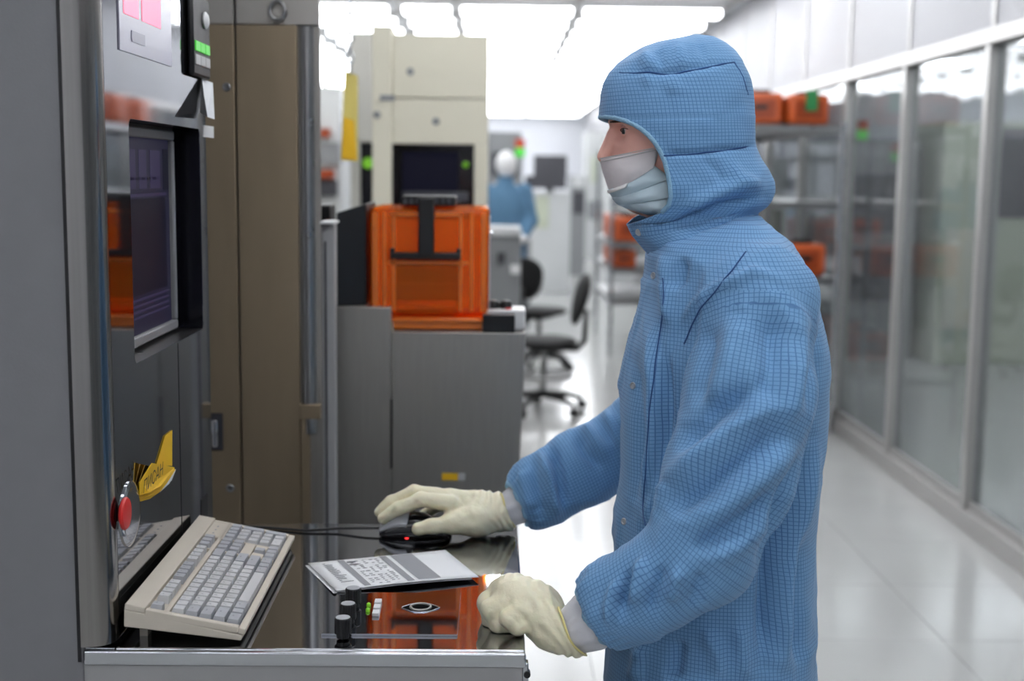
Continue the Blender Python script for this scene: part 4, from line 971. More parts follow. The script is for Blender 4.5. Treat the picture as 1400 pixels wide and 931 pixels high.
equip('process_tool', 'grey tool with dark mid section in the far aisle', 780, 800, 240, 20, 1, 'midgrey', [('dark_bay', 'dark', 783, 799, 262, 292, 0.03), ('white_door', 'paleeq', 783, 799, 240, 256, 0.03)])
equip('process_tool', 'tall pale tool at the end of the aisle', 800, 824, 180, 24, 1.2, 'paleeq', [('window', 'greenish', 808, 818, 215, 250, 0.03), ('dark_bay', 'midgrey', 803, 832, 275, 300, 0.03)])
equip('process_tool', 'pale blue-grey tool right of the far workstation', 834, 868, 205, 18, 1.2, 'paleeq', [('panel', 'midgrey', 838, 864, 240, 280, 0.03)])
equip('process_tool', 'low white cart at the end of the aisle', 690, 724, 300, 15, 0.6, 'paleeq', [('dark_drawer', 'dark', 704, 716, 320, 345, 0.02)], cat='cart')
equip('process_tool', 'pale tool with rust coloured shelves at the far left gap', 420, 468, 118, 11, 1.2, 'paleeq', [('orange_box', 'orangedark', 439, 452, 176, 188, 0.1), ('brown_box', 'orangedark', 437, 458, 232, 244, 0.1), ('dark_bay', 'dark', 437, 462, 246, 268, 0.06), ('grey_bay', 'midgrey', 437, 466, 195, 225, 0.05)])
bx_ = thing('instrument_box', 'black instrument box standing left of the silver post cap', 'box', at(444, 305, 3.6)); 
p, q = at(434, 280, 3.6), at(452, 308, 3.6); box('body', 'black', bx_, p.x, q.x, 3.6, 3.72, q.z, p.z, bevel=0.004); box('stand', 'grey', bx_, p.x, q.x, 3.6, 3.72, 0, q.z - 0.001); box('lens', 'orangedark', bx_, q.x - 0.012, q.x - 0.004, 3.594, 3.6, q.z + 0.004, q.z + 0.016)
for k, (x, y, h, m) in enumerate(((-2.2, 9, 2.1, 'cream'), (-2.4, 12.5, 2.0, 'paleeq'), (-2.2, 16.5, 2.1, 'midgrey'))):
    t = thing('tool_cabinet', ['cream tool cabinet in the left bay', 'pale tool cabinet in the left bay further back', 'grey tool cabinet at the far left'][k], 'cabinet', (x, y, 0))
    box('cabinet', m, t, x - 0.9, x + 0.5, y, y + 1.5, 0, h, bevel=0.01); box('door', 'whitegrey', t, x + 0.5, x + 0.51, y + 0.1, y + 1.4, 0.2, h - 0.2)

# ================================================================== BEHIND THE GLASS
def gcab(name, label, x0, x1, y0, y1, h, m, parts):
    t = thing(name, label, 'cabinet', ((x0 + x1) / 2, (y0 + y1) / 2, 0)); box('cabinet', m, t, x0, x1, y0, y1, 0, h, bevel=0.01)
    for (nm, mm, a, c, z0, z1) in parts: box(nm, mm, t, a, c, y0 - 0.03, y0, z0, z1, bevel=0.004)
    return t
gcab('glass_room_cabinet', 'green-cream machine behind the glass wall', 3.75, 4.65, 10.8, 11.8, 2.05, 'greenish', [('dark_top', 'dark', 4.2, 4.64, 1.25, 2.0), ('door', 'cream', 3.8, 4.15, 0.3, 1.15)])
gcab('glass_room_cabinet', 'dark grey cabinet behind the glass wall near the rack', 2.9, 3.7, 11.2, 12.0, 1.9, 'midgrey', [('bay', 'dark', 3.0, 3.6, 0.5, 0.95), ('bay', 'dark', 3.0, 3.6, 1.1, 1.6)])
gcab('glass_room_cabinet', 'tall dark cabinet behind the right-hand glass pane', 4.9, 6.2, 10.4, 11.6, 2.0, 'dark', [('door', 'midgrey', 5.0, 5.5, 0.3, 1.3), ('panel', 'paleeq', 5.55, 6.1, 1.2, 1.8)])
gcab('glass_room_cabinet', 'pale cabinet behind the glass with a green lamp', 2.5, 2.85, 12.5, 13.4, 1.75, 'paleeq', [('bay', 'dark', 2.55, 2.8, 0.7, 1.3)])
sg = thing('signal_lamp', 'green signal lamp glowing behind the glass wall', 'signal light', (3.2, 11.6, 1.9))
for k, (nm, m) in enumerate((('green_lamp', 'green'), ('red_lamp', 'orangelamp'))): MB().lathe([(0.05, 0), (0.05, 0.08)], (3.2, 11.3, 1.9 + 0.085 * k), 'z', 14).build(nm, m, sg, smooth='auto')

# ================================================================== THE PERSON AT THE DESK
YP = 2.13
person = thing('person', 'person in blue grid coverall, hood, mask and yellow gloves working at the desk', 'person', (0.36, YP, 0))
npv = lambda v: np.array(tuple(v), np.float32)
def proj(V):
    d = (V - np.array(CAM_P)) @ np.array(CAM_R)      # world -> camera
    return np.stack([700 + FPX * d[:, 0] / -d[:, 2], 465.5 - FPX * d[:, 1] / -d[:, 2]], 1)

# ---- coverall: torso profile measured at the body's mid plane (y px, front, back, half width)
TR = [(296, 975, 1030, .05), (312, 935, 1052, .12), (330, 895, 1076, .165), (350, 884, 1090, .188), (375, 884, 1098, .20), (400, 883, 1104, .208), (430, 876, 1112, .21),
      (470, 863, 1122, .208), (500, 858, 1126, .204), (560, 855, 1124, .195), (640, 853, 1114, .185), (720, 847, 1105, .18), (800, 843, 1106, .185), (860, 838, 1108, .19), (931, 832, 1111, .195)]
tz, txc, ta, tb = [], [], [], []
for (y, f_, b_k, w) in TR:
    A, B = at(f_, y, YP), at(b_k, y, YP); tz.append((A.z + B.z) / 2); txc.append((A.x + B.x) / 2); ta.append((B.x - A.x) / 2); tb.append(w)
tz += [0.60, 0.50]; txc += [txc[-1], txc[-1]]; ta += [ta[-1] * 0.97, ta[-1] * 0.9]; tb += [.19, .185]
oz = np.argsort(tz); tz = np.array(tz)[oz]; txc = np.array(txc)[oz]; ta = np.array(ta)[oz]; tb = np.array(tb)[oz]
def torso(p):
    z = p[..., 2]; xc = np.interp(z, tz, txc); a = np.interp(z, tz, ta); b = np.interp(z, tz, tb)
    u = np.abs(p[..., 0] - xc) / a; w = np.abs(p[..., 1] - YP) / b; e = 2.25
    k = (u ** e + w ** e) ** (1 / e); d = (k - 1) * np.minimum(a, b)
    return np.maximum(np.maximum(d, z - tz[-1]), tz[0] - z)
LA = [npv(at(1015, 372, 2.04)), npv(at(1037, 420, 1.955)), npv(at(1025, 540, 1.90)), npv(at(1000, 650, 1.86)), npv(at(958, 755, 1.83)), npv(at(895, 798, 1.84)), npv(at(842, 825, 1.858)), npv(at(816, 839, 1.866))]
LR = [.078, .085, .091, .089, .078, .068, .062, .051]
RA = [npv(at(1000, 380, 2.25)), npv(at(985, 430, 2.33)), npv(at(945, 520, 2.42)), npv(at(880, 598, 2.46)), npv(at(790, 645, 2.44)), npv(at(736, 674, 2.425)), npv(at(707, 688, 2.415))]
RR = [.080, .088, .088, .080, .066, .060, .045]
hips = [(float(np.interp(.62, tz, txc)), YP + s * 0.095) for s in (-1, 1)]
def coverall(p):
    d = torso(p)
    for (hx, hy) in hips:
        d = smin(d, chain(p, [(hx, hy, .66), (hx + .01, hy, .42), (hx + .03, hy, .10)], [.125, .105, .085], .03), .05)
    cut = lambda A: (p - A[-1]) @ ((A[-1] - A[-2]) / np.linalg.norm(A[-1] - A[-2])).astype(np.float32)
    d = smin(d, np.maximum(chain(p, RA, RR, .03), cut(RA)), .03)
    return smin(d, np.maximum(chain(p, LA, LR, .03), cut(LA)), .018)
V, Q = surface(coverall, (-0.10, 1.68, 0.06), (0.66, 2.62, 1.52), 0.0062, 3)
N = vnormals(V, Q)
# cloth folds: (polyline px, width px, height m)
FOLDS = [
 ([(1066, 540), (1010, 583), (960, 622), (912, 664)], 17, .0085), ([(1035, 530), (985, 563), (948, 596), (926, 625)], 14, -.0085),
 ([(1090, 600), (1040, 652), (990, 692), (926, 724)], 19, .007), ([(1072, 582), (1020, 630), (960, 676), (912, 702)], 12, -.008), ([(1060, 665), (1020, 705), (975, 735), (940, 750)], 12, -.007),
 ([(915, 655), (898, 690), (884, 716)], 10, .005), ([(1050, 700), (1010, 745), (960, 775)], 15, .006),
 ([(1078, 405), (1090, 470), (1082, 540), (1062, 600)], 17, .006), ([(1050, 425), (1057, 500), (1040, 560)], 14, -.006), ([(1010, 425), (1000, 490), (975, 562)], 17, .007), ([(972, 440), (962, 500), (948, 560)], 12, -.006),
 ([(926, 452), (950, 420), (980, 395), (1032, 374), (1075, 382)], 7, .004), ([(1112, 430), (1106, 500), (1094, 570)], 9, -.005),
 ([(905, 345), (915, 400), (918, 450)], 8, .005), ([(935, 350), (925, 400)], 7, -.005),
 ([(860, 470), (875, 520), (880, 600), (872, 700)], 7, -.004), ([(892, 440), (898, 520), (896, 610), (880, 690)], 8, .006), ([(910, 480), (912, 560), (905, 640)], 7, -.006),
 ([(1105, 600), (1075, 680), (1050, 760), (1045, 840), (1040, 931)], 10, -.011), ([(1118, 590), (1095, 690), (1075, 790), (1065, 931)], 9, .008), ([(1090, 700), (1085, 800), (1090, 931)], 8, -.006),
 ([(960, 860), (980, 890), (985, 931)], 10, .006), ([(930, 870), (920, 931)], 10, -.006), ([(1010, 850), (1015, 931)], 9, .006), ([(880, 880), (870, 931)], 8, .005),
 ([(880, 760), (870, 800), (868, 830)], 7, .008), ([(862, 775), (850, 815), (850, 845)], 6, -.008), ([(905, 770), (893, 815), (888, 845)], 7, -.007), ([(930, 775), (915, 825)], 8, .007), ([(845, 790), (832, 825), (836, 860)], 6, .006), ([(960, 780), (945, 835)], 8, -.005),
 ([(755, 612), (765, 650), (772, 695)], 7, -.009), ([(742, 620), (752, 660), (760, 705)], 6, .009), ([(728, 630), (735, 670), (742, 715)], 5, -.006), ([(800, 580), (815, 605), (838, 625)], 8, .008), ([(785, 592), (800, 620), (825, 645)], 7, -.007), ([(830, 560), (842, 590), (852, 620)], 7, .006), ([(712, 642), (715, 665), (722, 695)], 5, .005),
]
px = proj(V); vd = V - np.array(CAM_P); vd /= np.linalg.norm(vd, axis=1)[:, None]; facing = np.clip(-(N * vd).sum(1), 0, 1)
def seg_dist(P, line):
    P = P[:, None, :]; L = np.array(line, float); a, b = L[:-1][None], L[1:][None]; ab = b - a
    t = np.clip(((P - a) * ab).sum(2) / (ab ** 2).sum(2), 0, 1); d = np.linalg.norm(P - a - t[..., None] * ab, axis=2); i = d.argmin(1)
    seg = np.linalg.norm(ab[0], axis=1); cum = np.concatenate([[0], np.cumsum(seg)]); s = (cum[i] + t[np.arange(len(P)), i] * seg[i]) / cum[-1]
    return d[np.arange(len(P)), i], s
dsp_ = np.zeros(len(V))
for (line, w, h) in FOLDS:
    L = np.array(line); bb = (px[:, 0] > L[:, 0].min() - 3 * w) & (px[:, 0] < L[:, 0].max() + 3 * w) & (px[:, 1] > L[:, 1].min() - 3 * w) & (px[:, 1] < L[:, 1].max() + 3 * w) & (facing > 0.05)
    if L[:, 0].max() < 860 and L[:, 1].max() < 730: bb &= V[:, 1] > 2.2      # far sleeve
    else: bb &= V[:, 1] < 2.25
    i = np.where(bb)[0]
    if len(i) == 0: continue
    d, s = seg_dist(px[i], line); dsp_[i] += 2.5 * h * np.exp(-(d / w) ** 2) * np.clip(np.minimum(s, 1 - s) / 0.22, 0.12, 1) * np.clip(facing[i] * 2.5, 0, 1)
dsp_ += 0.0045 * value_noise(V * np.array([1, 1, .6]), 10, 3) + 0.0016 * value_noise(V, 27, 5)
q_ = V + 0.02 * np.stack([value_noise(V, 9, 21), value_noise(V, 9, 22), value_noise(V, 9, 23)], 1)
for sc_, am_, sd_ in ((6.5, .0048, 31), (10, .0034, 32), (17, .0018, 33)):
    dsp_ += am_ * (1 - np.abs(value_noise(q_ * np.array([1, 1, .7]), sc_, sd_))) ** 7
# placket strip down the front (towards the camera side of the front edge)
front = V[:, 0] - np.interp(V[:, 2], tz, txc - ta)
plk = (V[:, 2] < 1.40) & (V[:, 1] < YP + 0.02) & (V[:, 1] > 1.95) & (front < 0.045) & (front > -0.03)
dsp_ += np.where(plk, 0.0045 * np.clip((0.043 - front) / 0.004, 0, 1), 0)
# gathered cuffs
for end, ax in ((LA[-1], LA[-1] - LA[-2]), (RA[-1], RA[-1] - RA[-2])):
    ax = ax / np.linalg.norm(ax); q = V - end; t = q @ ax; r = q - t[:, None] * ax; rr = np.linalg.norm(r, axis=1)
    u = np.array([0, 0, 1.0]); u -= ax * (u @ ax); u /= np.linalg.norm(u); w = np.cross(ax, u); ang = np.arctan2(r @ w, r @ u)
    dsp_ *= np.where((rr < 0.08) & (t > -0.05), np.clip(-t / 0.03, 0, 1), 1)
    k = np.clip((t + 0.05) / 0.035, 0, 1) * (t > -0.06) * (t < -0.003) * (rr < 0.08); dsp_ += k * 0.0022 * np.sin(ang * 14 + 3 * np.sin(ang * 3))
V = V + N * dsp_[:, None]
# UVs in metres per region (torso / sleeves / legs)
cen = V[Q].mean(1)
def arm_d(p, pts, rs): return chain(p.astype(np.float32), pts, rs, .005)
dT = torso(cen.astype(np.float32)); dL = arm_d(cen, LA, LR); dRt = arm_d(cen, RA, RR)
lowL = (cen[:, 2] < LA[1][2] + 0.035) ; lowR = (cen[:, 2] < RA[1][2] + 0.035)
reg = np.where((dL < dT) & (dL < dRt) & lowL, 1, np.where((dRt < dT) & lowR, 2, 0))
co = V[Q]                                                        # faces x 4 x 3
uv = np.zeros(co.shape[:2] + (2,))
th = np.arctan2(co[..., 1] - YP, -(co[..., 0] - np.interp(co[..., 2], tz, txc)))   # 0 at the front
fl = th.max(1) - th.min(1) > PI; th[fl] = np.where(th[fl] < 0, th[fl] + 2 * PI, th[fl])
tt = np.linspace(-2 * PI, 4 * PI, 4000); ds = np.sqrt((0.155 * np.sin(tt)) ** 2 + (0.19 * np.cos(tt)) ** 2) * (tt[1] - tt[0]); cs = np.cumsum(ds)
ph = np.arctan2(np.sin(th) * 0.155, np.cos(th) * 0.19); ph = np.where(th > PI, ph + 2 * PI, ph)
uv[..., 0] = np.interp(ph, tt, cs); uv[..., 1] = co[..., 2]
def smooth_curve(pts, n=48):
    pts = [np.array(q, float) for q in pts]
    P_ = [2 * pts[0] - pts[1]] + pts + [2 * pts[-1] - pts[-2]]; out = []
    for i in range(1, len(P_) - 2):
        for k in range(8):
            t = k / 8; a, b, c, e = P_[i - 1:i + 3]
            out.append(0.5 * (2 * b + (c - a) * t + (2 * a - 5 * b + 4 * c - e) * t * t + (3 * b - a - 3 * c + e) * t ** 3))
    out.append(pts[-1])
    out = np.array(out)
    for _ in range(14): out[1:-1] = (out[:-2] + 2 * out[1:-1] + out[2:]) / 4
    return list(out)
def arm_uv(pts, p):
    pts = smooth_curve(pts)
    seg = [np.linalg.norm(pts[i + 1] - pts[i]) for i in range(len(pts) - 1)]; cum = np.concatenate([[0], np.cumsum(seg)])
    D, T, R3 = [], [], []
    for i in range(len(pts) - 1):
        ab = pts[i + 1] - pts[i]; t = ((p - pts[i]) @ ab) / (ab @ ab); tcl = np.clip(t, 0 if i else -1, 1 if i < len(pts) - 2 else 2)
        r = p - pts[i] - tcl[..., None] * ab; D.append(np.linalg.norm(r, axis=-1)); T.append(cum[i] + tcl * seg[i]); R3.append(r)
    D = np.stack(D, -1); k = D.argmin(-1); T = np.take_along_axis(np.stack(T, -1), k[..., None], -1)[..., 0]
    r = np.take_along_axis(np.stack(R3, -2), k[..., None, None].repeat(3, -1), -2)[..., 0, :]
    ax = (pts[int(len(pts) * 0.8)] - pts[0]); ax = ax / np.linalg.norm(ax); u = np.array([0, 1.0, 0]); u -= ax * (u @ ax); u /= np.linalg.norm(u); w = np.cross(ax, u)
    a = np.arctan2(r @ w, r @ u); f = a.max(-1) - a.min(-1) > PI; a[f] = np.where(a[f] < 0, a[f] + 2 * PI, a[f])
    return np.stack([a * 0.082, T], -1)
for rg, pts in ((1, LA), (2, RA)):
    mk = reg == rg; uv[mk] = arm_uv(pts, co[mk])
cov = put('coverall', vq_mesh('coverall', V, Q, uv.reshape(-1, 2)), 'cloth', person)

# nearest surface point helper for snaps and seams
_P2 = proj(V); _nn = vnormals(V, Q); _vis = (_nn * (V - np.array(CAM_P))).sum(1) < 0
def on_surf(pxy, lim=None):
    P2, nn = _P2, _nn; d = np.hypot(P2[:, 0] - pxy[0], P2[:, 1] - pxy[1]); c = np.where((d < 6) & ((nn * (V - np.array(CAM_P))).sum(1) < 0))[0]
    if len(c) == 0: c = np.argsort(d)[:20]
    i = c[np.argmin(np.linalg.norm(V[c] - np.array(CAM_P), axis=1))]; return Vector(V[i]), Vector(nn[i])
def snap(pxy, par, pn=None):
    p, n = pn if pn else on_surf(pxy)
    n = (n + (CAM_P - p).normalized() * 0.6).normalized(); u = n.cross(Vector((0, 0, 1))).normalized(); w = n.cross(u)
    p = p + n * (0.0015 if pn is None else 0.003)
    b = MB(); b.tube([p + n * 0.0012 + (u * math.cos(a) + w * math.sin(a)) * 0.0046 for a in [2 * PI * k / 18 for k in range(18)]], 0.0014, 6, closed=True); b.cyl(p - n * 0.001, p + n * 0.0014, 0.0042, 16)
    o = b.build('snap_button', 'snap', par, smooth='auto'); o.parent = par; o.matrix_parent_inverse = Matrix() if par is not person else person.matrix_basis.inverted(); return o
cov_inv = cov.matrix_basis.inverted()
for q in ((861, 527), (850, 712), (890, 378)): snap(q, cov)
def cov_seam(line, n=40):
    pts = []
    for k in range(n):
        t = k / (n - 1) * (len(line) - 1); i = min(int(t), len(line) - 2); q = np.array(line[i]) + (np.array(line[i + 1]) - np.array(line[i])) * (t - i)
        d = np.hypot(_P2[:, 0] - q[0], _P2[:, 1] - q[1]); c = np.where((d < 7) & _vis)[0]
        if len(c) == 0: continue
        dist = np.linalg.norm(V[c] - np.array(CAM_P), axis=1); c = c[dist < dist.min() + 0.03]; w = 1 / (d[c] + 0.4); pts.append(Vector((V[c] * w[:, None]).sum(0) / w.sum() + (_nn[c] * w[:, None]).sum(0) / w.sum() * 0.0014))
    for _ in range(3): pts = [pts[0]] + [(pts[i - 1] + pts[i] * 2 + pts[i + 1]) / 4 for i in range(1, len(pts) - 1)] + [pts[-1]]
    o = MB().tube(pts, 0.0011, 6).build('stitched_seam', 'seam', person, smooth=True); o.parent = cov; o.matrix_parent_inverse = Matrix()
cov_seam([(908, 380), (908, 430), (898, 480), (889, 560), (884, 640), (878, 715)])
cov_seam([(936, 470), (955, 425), (990, 385), (1020, 345)])

# ---- hood with open face
HR = [ # front px, back px, half width, opening px (None = closed)
 (926, 53, 952, 52, .018, None), (900, 58, 975, 56, .044, None), (880, 65, 990, 63, .062, None), (862, 75, 1002, 72, .076, None), (846, 87, 1012, 84, .088, None), (833, 101, 1018, 98, .096, None), (826, 115, 1023, 112, .100, None), (822.5, 130, 1026, 127, .103, None), (821.5, 147, 1028, 144, .105, None),
 (821, 160, 1029, 157, .106, 821.2), (821, 163.5, 1030, 160, .106, 838), (821, 167.5, 1030, 164, .106, 850), (821, 173, 1030, 169, .106, 862), (821, 180, 1030, 175, .106, 872), (821, 188, 1031, 183, .106, 881), (821, 198, 1031, 192, .106, 889), (821, 210, 1033, 203, .105, 896), (822, 224, 1038, 217, .105, 902), (823, 240, 1047, 233, .106, 906),
 (824, 256, 1053, 249, .107, 909), (827, 270, 1054, 262, .106, 910), (834, 281, 1051, 273, .103, 908), (845, 290, 1046, 281, .096, 900), (858, 306, 1036, 290, .084, 858.2), (866, 322, 1034, 299, .088, None), (886, 346, 1046, 310, .112, None), (908, 372, 1056, 330, .135, None)]
# subdivide rows smoothly
HRn = []
for i in range(len(HR) - 1):
    for k in range(3):
        t = k / 3; a, b_ = HR[i], HR[i + 1]
        oa = a[5] if a[5] is not None else a[0]; ob = b_[5] if b_[5] is not None else b_[0]
        HRn.append(tuple(a[j] + (b_[j] - a[j]) * t for j in range(5)) + (oa + (ob - oa) * t,))
l = HR[-1]; HRn.append(l[:5] + (l[0],))
NC = 96; P, UVh, edge = [], [], []
acc_v = 0; prevc = None
for ri, (xf, yf, xb, yb, w, xo) in enumerate(HRn):
    F, B = at(xf, yf, YP), at(xb, yb, YP); Cc = (F + B) / 2; hx = (F - B) / 2
    co_ = max(-1, min(1, ((xo - (xf + xb) / 2)) / ((xf - xb) / 2))); t0 = math.acos(co_)
    row, ru = [], []; arc = 0; last = None
    for j in range(NC + 1):
        a = t0 + (2 * PI - 2 * t0) * j / NC
        c_, s_ = math.cos(a), math.sin(a); e = 0.9
        p = Cc + hx * math.copysign(abs(c_) ** e, c_) + Vector((0, -w * math.copysign(abs(s_) ** e, s_), 0))
        row.append(p)
    L = [0]
    for j in range(NC): L.append(L[-1] + (row[j + 1] - row[j]).length)
    mid = L[NC // 4] if False else L[NC // 2]
    if prevc is not None: acc_v += (row[NC // 4] - prevc).length
    prevc = row[NC // 4]
    ru = [(L[j] - mid, -acc_v) for j in range(NC + 1)]
    P.append(row); UVh.append(ru)
Pn = np.array([[tuple(p) for p in r] for r in P]); 
# folds and gathers on the hood
du = np.gradient(Pn, axis=0); dv = np.gradient(Pn, axis=1); nh = np.cross(du, dv); nh /= np.maximum(np.linalg.norm(nh, axis=2), 1e-9)[..., None]
cen_h = Pn.mean((0, 1)); sg_ = np.sign(((Pn - cen_h) * nh).sum(2).mean()); nh *= sg_
ph_ = proj(Pn.reshape(-1, 3)).reshape(Pn.shape[:2] + (2,))
hd = 0.0035 * value_noise(Pn, 18, 9) + 0.0016 * value_noise(Pn, 40, 10)
HF = [([(850, 98), (885, 97), (910, 100), (960, 92), (1000, 85)], 4, -.0045), ([(880, 70), (888, 95)], 6, .004), ([(925, 62), (935, 95)], 6, .004), ([(900, 66), (908, 98)], 5, -.004), ([(955, 60), (968, 90)], 5, -.003), ([(880, 100), (890, 120)], 6, .004), ([(915, 104), (930, 140)], 8, .003),
      ([(905, 212), (960, 208), (1028, 200)], 3.5, -.0045), ([(935, 285), (985, 262), (1035, 245)], 8, .007), ([(925, 305), (985, 280), (1045, 268)], 7, -.008), ([(1000, 225), (1010, 245), (1040, 255)], 7, .004), ([(900, 330), (950, 318), (1010, 292)], 7, .006), ([(960, 215), (985, 240), (990, 260)], 7, -.003)]
flat = ph_.reshape(-1, 2); hdf = hd.reshape(-1).copy()
nf = nh.reshape(-1, 3); near = (nf[:, 1] < 0.05)
for (line, w, h) in HF:
    d, s = seg_dist(flat, line); hdf += np.where(near, 1.7 * h * np.exp(-(d / w) ** 2) * np.clip(np.minimum(s, 1 - s) / 0.2, 0.25, 1), 0)
fade = np.ones(Pn.shape[:2]); fade[:, :2] = 0.2; fade[:, -2:] = 0.2; fade[22:34, :26] = 0.15; fade[22:34, -26:] = 0.15
Pn = Pn + nh * (hdf.reshape(hd.shape) * fade)[..., None]
hood = put('hood', grid_mesh('hood', Pn.tolist(), UVh), 'cloth', person, smooth=True)
sm = hood.modifiers.new('thickness', 'SOLIDIFY'); sm.thickness = 0.0022; sm.offset = -1
# binding along the face opening
i0 = 27; i1 = 66
eL = [Vector(Pn[i][0]) for i in range(i0, i1 + 1)]; eR = [Vector(Pn[i][-1]) for i in range(i0, i1 + 1)]
pe = MB().tube(eL[::-1] + eR, 0.0042, 8).build('face_binding', 'clothedge', person, smooth=True)
pe.parent = hood; pe.matrix_parent_inverse = Matrix()
# stitched seams
def hood_seam(line, off=0.0026):
    pts = []
    for k in range(40):
        t = k / 39 * (len(line) - 1); i = min(int(t), len(line) - 2); q = np.array(line[i]) + (np.array(line[i + 1]) - np.array(line[i])) * (t - i)
        f2 = proj(Pn.reshape(-1, 3)); d = np.hypot(f2[:, 0] - q[0], f2[:, 1] - q[1]); d[~near] += 1e3; j = np.argsort(d)[:4]; w_ = 1 / (d[j] + 0.3); p = (Pn.reshape(-1, 3)[j] * w_[:, None]).sum(0) / w_.sum(); pts.append(Vector(p) + Vector((0, -off, 0)))
    for _ in range(2): pts = [pts[0]] + [(pts[i - 1] + pts[i] * 2 + pts[i + 1]) / 4 for i in range(1, len(pts) - 1)] + [pts[-1]]
    o = MB().tube(pts, 0.0015, 6).build('stitched_seam', 'seam', person, smooth=True); o.parent = hood; o.matrix_parent_inverse = Matrix()
hood_seam([(836, 98), (860, 101), (885, 98), (912, 102), (945, 96), (975, 90), (1003, 85)])
hood_seam([(905, 213), (940, 211), (985, 207), (1029, 199)])
hood_seam([(1003, 85), (1015, 105), (1022, 130)])
q = np.argmin(np.hypot(ph_[..., 0] - 873, ph_[..., 1] - 317) + np.where(nh[..., 1] < 0, 0, 1e3)); sp_ = Vector(Pn.reshape(-1, 3)[q]); sn_ = Vector(nh.reshape(-1, 3)[q]); snap(None, hood, (sp_, sn_))

# ---- head and neck (one skin)
hc_ = npv(at(925, 172, YP))
nose_t, nose_b = npv(at(825, 214, YP)), npv(at(837, 183, YP))
def head(p):
    d = ellipsoid(p, hc_ + np.array([.008, 0, .022]), (.098, .074, .105))
    d = smin(d, ellipsoid(p, npv(at(893, 215, YP)), (.068, .060, .098)), .03)
    d = smin(d, ellipsoid(p, npv(at(872, 262, YP)), (.030, .030, .026)), .02)
    d = smin(d, rcone(p, nose_b, nose_t, .0085, .0105), .012)
    for s in (-1, 1):
        d = smin(d, ellipsoid(p, npv(at(868, 208, YP)) + np.array([0, s * .034, 0]), (.024, .022, .022)), .018)     # cheek
        d = smin(d, rcone(p, npv(at(841, 165, YP)) + np.array([0, s * .010, 0]), npv(at(859, 168, YP)) + np.array([0, s * .050, 0]), .010, .010), .012)   # brow ridge
        e = ellipsoid(p, npv(at(842, 182, YP)) + np.array([0, s * .031, 0]), (.016, .019, .0135)); d = -smin(-d, e, .010)   # eye socket
        d = smin(d, ellipsoid(p, npv(at(856, 182, YP)) + np.array([0, s * .032, 0]), (.0095, .0120, .0100)), .006)            # lids
        d = smin(d, ellipsoid(p, npv(at(950, 205, YP)) + np.array([0, s * .075, 0]), (.018, .009, .03)), .006)               # ear
    d = smin(d, rcone(p, npv(at(930, 250, YP)), npv(at(975, 340, YP)), .055, .060), .03)
    return smin(d, ellipsoid(p, npv(at(985, 400, YP)), (.08, .13, .09)), .05)
Vh, Qh = surface(head, (0.12, 1.96, 1.30), (0.47, 2.30, 1.80), 0.0026, 2)
body = put('body', vq_mesh('body', Vh, Qh), 'skin', person)
for s in (-1, 1):
    ec = npv(at(858, 181, YP)) + np.array([0, s * .033, 0])
    def ball(nm, c, r, m, par):
        P3 = [[(c[0] + r * math.sin(a) * math.cos(b2), c[1] + r * math.sin(a) * math.sin(b2), c[2] + r * math.cos(a)) for b2 in [2 * PI * k / 24 for k in range(24)]] for a in [PI * k / 16 for k in range(17)]]
        return put(nm, grid_mesh(nm, P3, closed=True), m, par, smooth=True)
    eb = ball('eye', ec, .0122, 'eyew', person)
    c = Vector(ec)
    def disc(nm, r, o_, m):
        gz = Vector((-0.95, -0.30, -0.08)).normalized()
        b = MB(); u = gz.cross(Vector((0, 0, 1))).normalized(); w = gz.cross(u); p = c + gz * o_
        b.add([p + gz * 0.0006] + [p + (u * math.cos(a) + w * math.sin(a)) * r - gz * (r * r * 40) for a in [2 * PI * k / 18 for k in range(18)]], [(0, k + 1, (k + 1) % 18 + 1) for k in range(18)])
        q = b.build(nm, m, person, smooth=True); q.parent = eb; q.matrix_parent_inverse = Matrix()
    disc('iris', .0058, .0124, 'iris'); disc('pupil', .0028, .0130, 'pupil')
    # lids: two shells hinged about the axis through the eye corners
    al = math.radians(38); fw_ = np.array([-math.cos(al), s * math.sin(al), 0]); sd_ = np.array([math.sin(al), s * math.cos(al), 0]); up_ = np.array([0, 0, 1.0])
    for nm, f0, f1, rr_ in (('upper_lid', 22, 112, .0138), ('lower_lid', -20, -112, .0134)):
        P3 = []
        for i in range(11):
            f = math.radians(f0 + (f1 - f0) * i / 10); P3.append([])
            for k in range(17):
                lm = math.radians(8 + 164 * k / 16); ff = f * (0.25 + 0.75 * math.sin(lm)) if i == 0 else f
                P3[-1].append(tuple(ec + rr_ * (fw_ * math.sin(lm) * math.cos(ff) + sd_ * 1.08 * math.cos(lm) + up_ * math.sin(lm) * math.sin(ff))))
        o = put(nm, grid_mesh(nm, P3), 'skin', person, smooth=True); o.modifiers.new('t', 'SOLIDIFY').thickness = .0012
        if nm == 'upper_lid':
            lash = [Vector(p) + Vector((-.0006, 0, 0)) for p in P3[0][1:-1]]; q = MB().tube(lash, .0008, 6).build('lashes', 'hair', person, smooth=True); q.parent = o; q.matrix_parent_inverse = Matrix()
    br = [npv(at(838 + 3.4 * k, 167.5 - 0.5 * math.sin(PI * k / 6), YP)) + np.array([-.006, s * (.014 + .0065 * k), 0]) for k in range(7)]
    MB().tube([Vector(b2) for b2 in br], [.001, .0018, .0022, .002, .0018, .0014, .001], 8).build('eyebrow', 'hair', person, smooth=True)

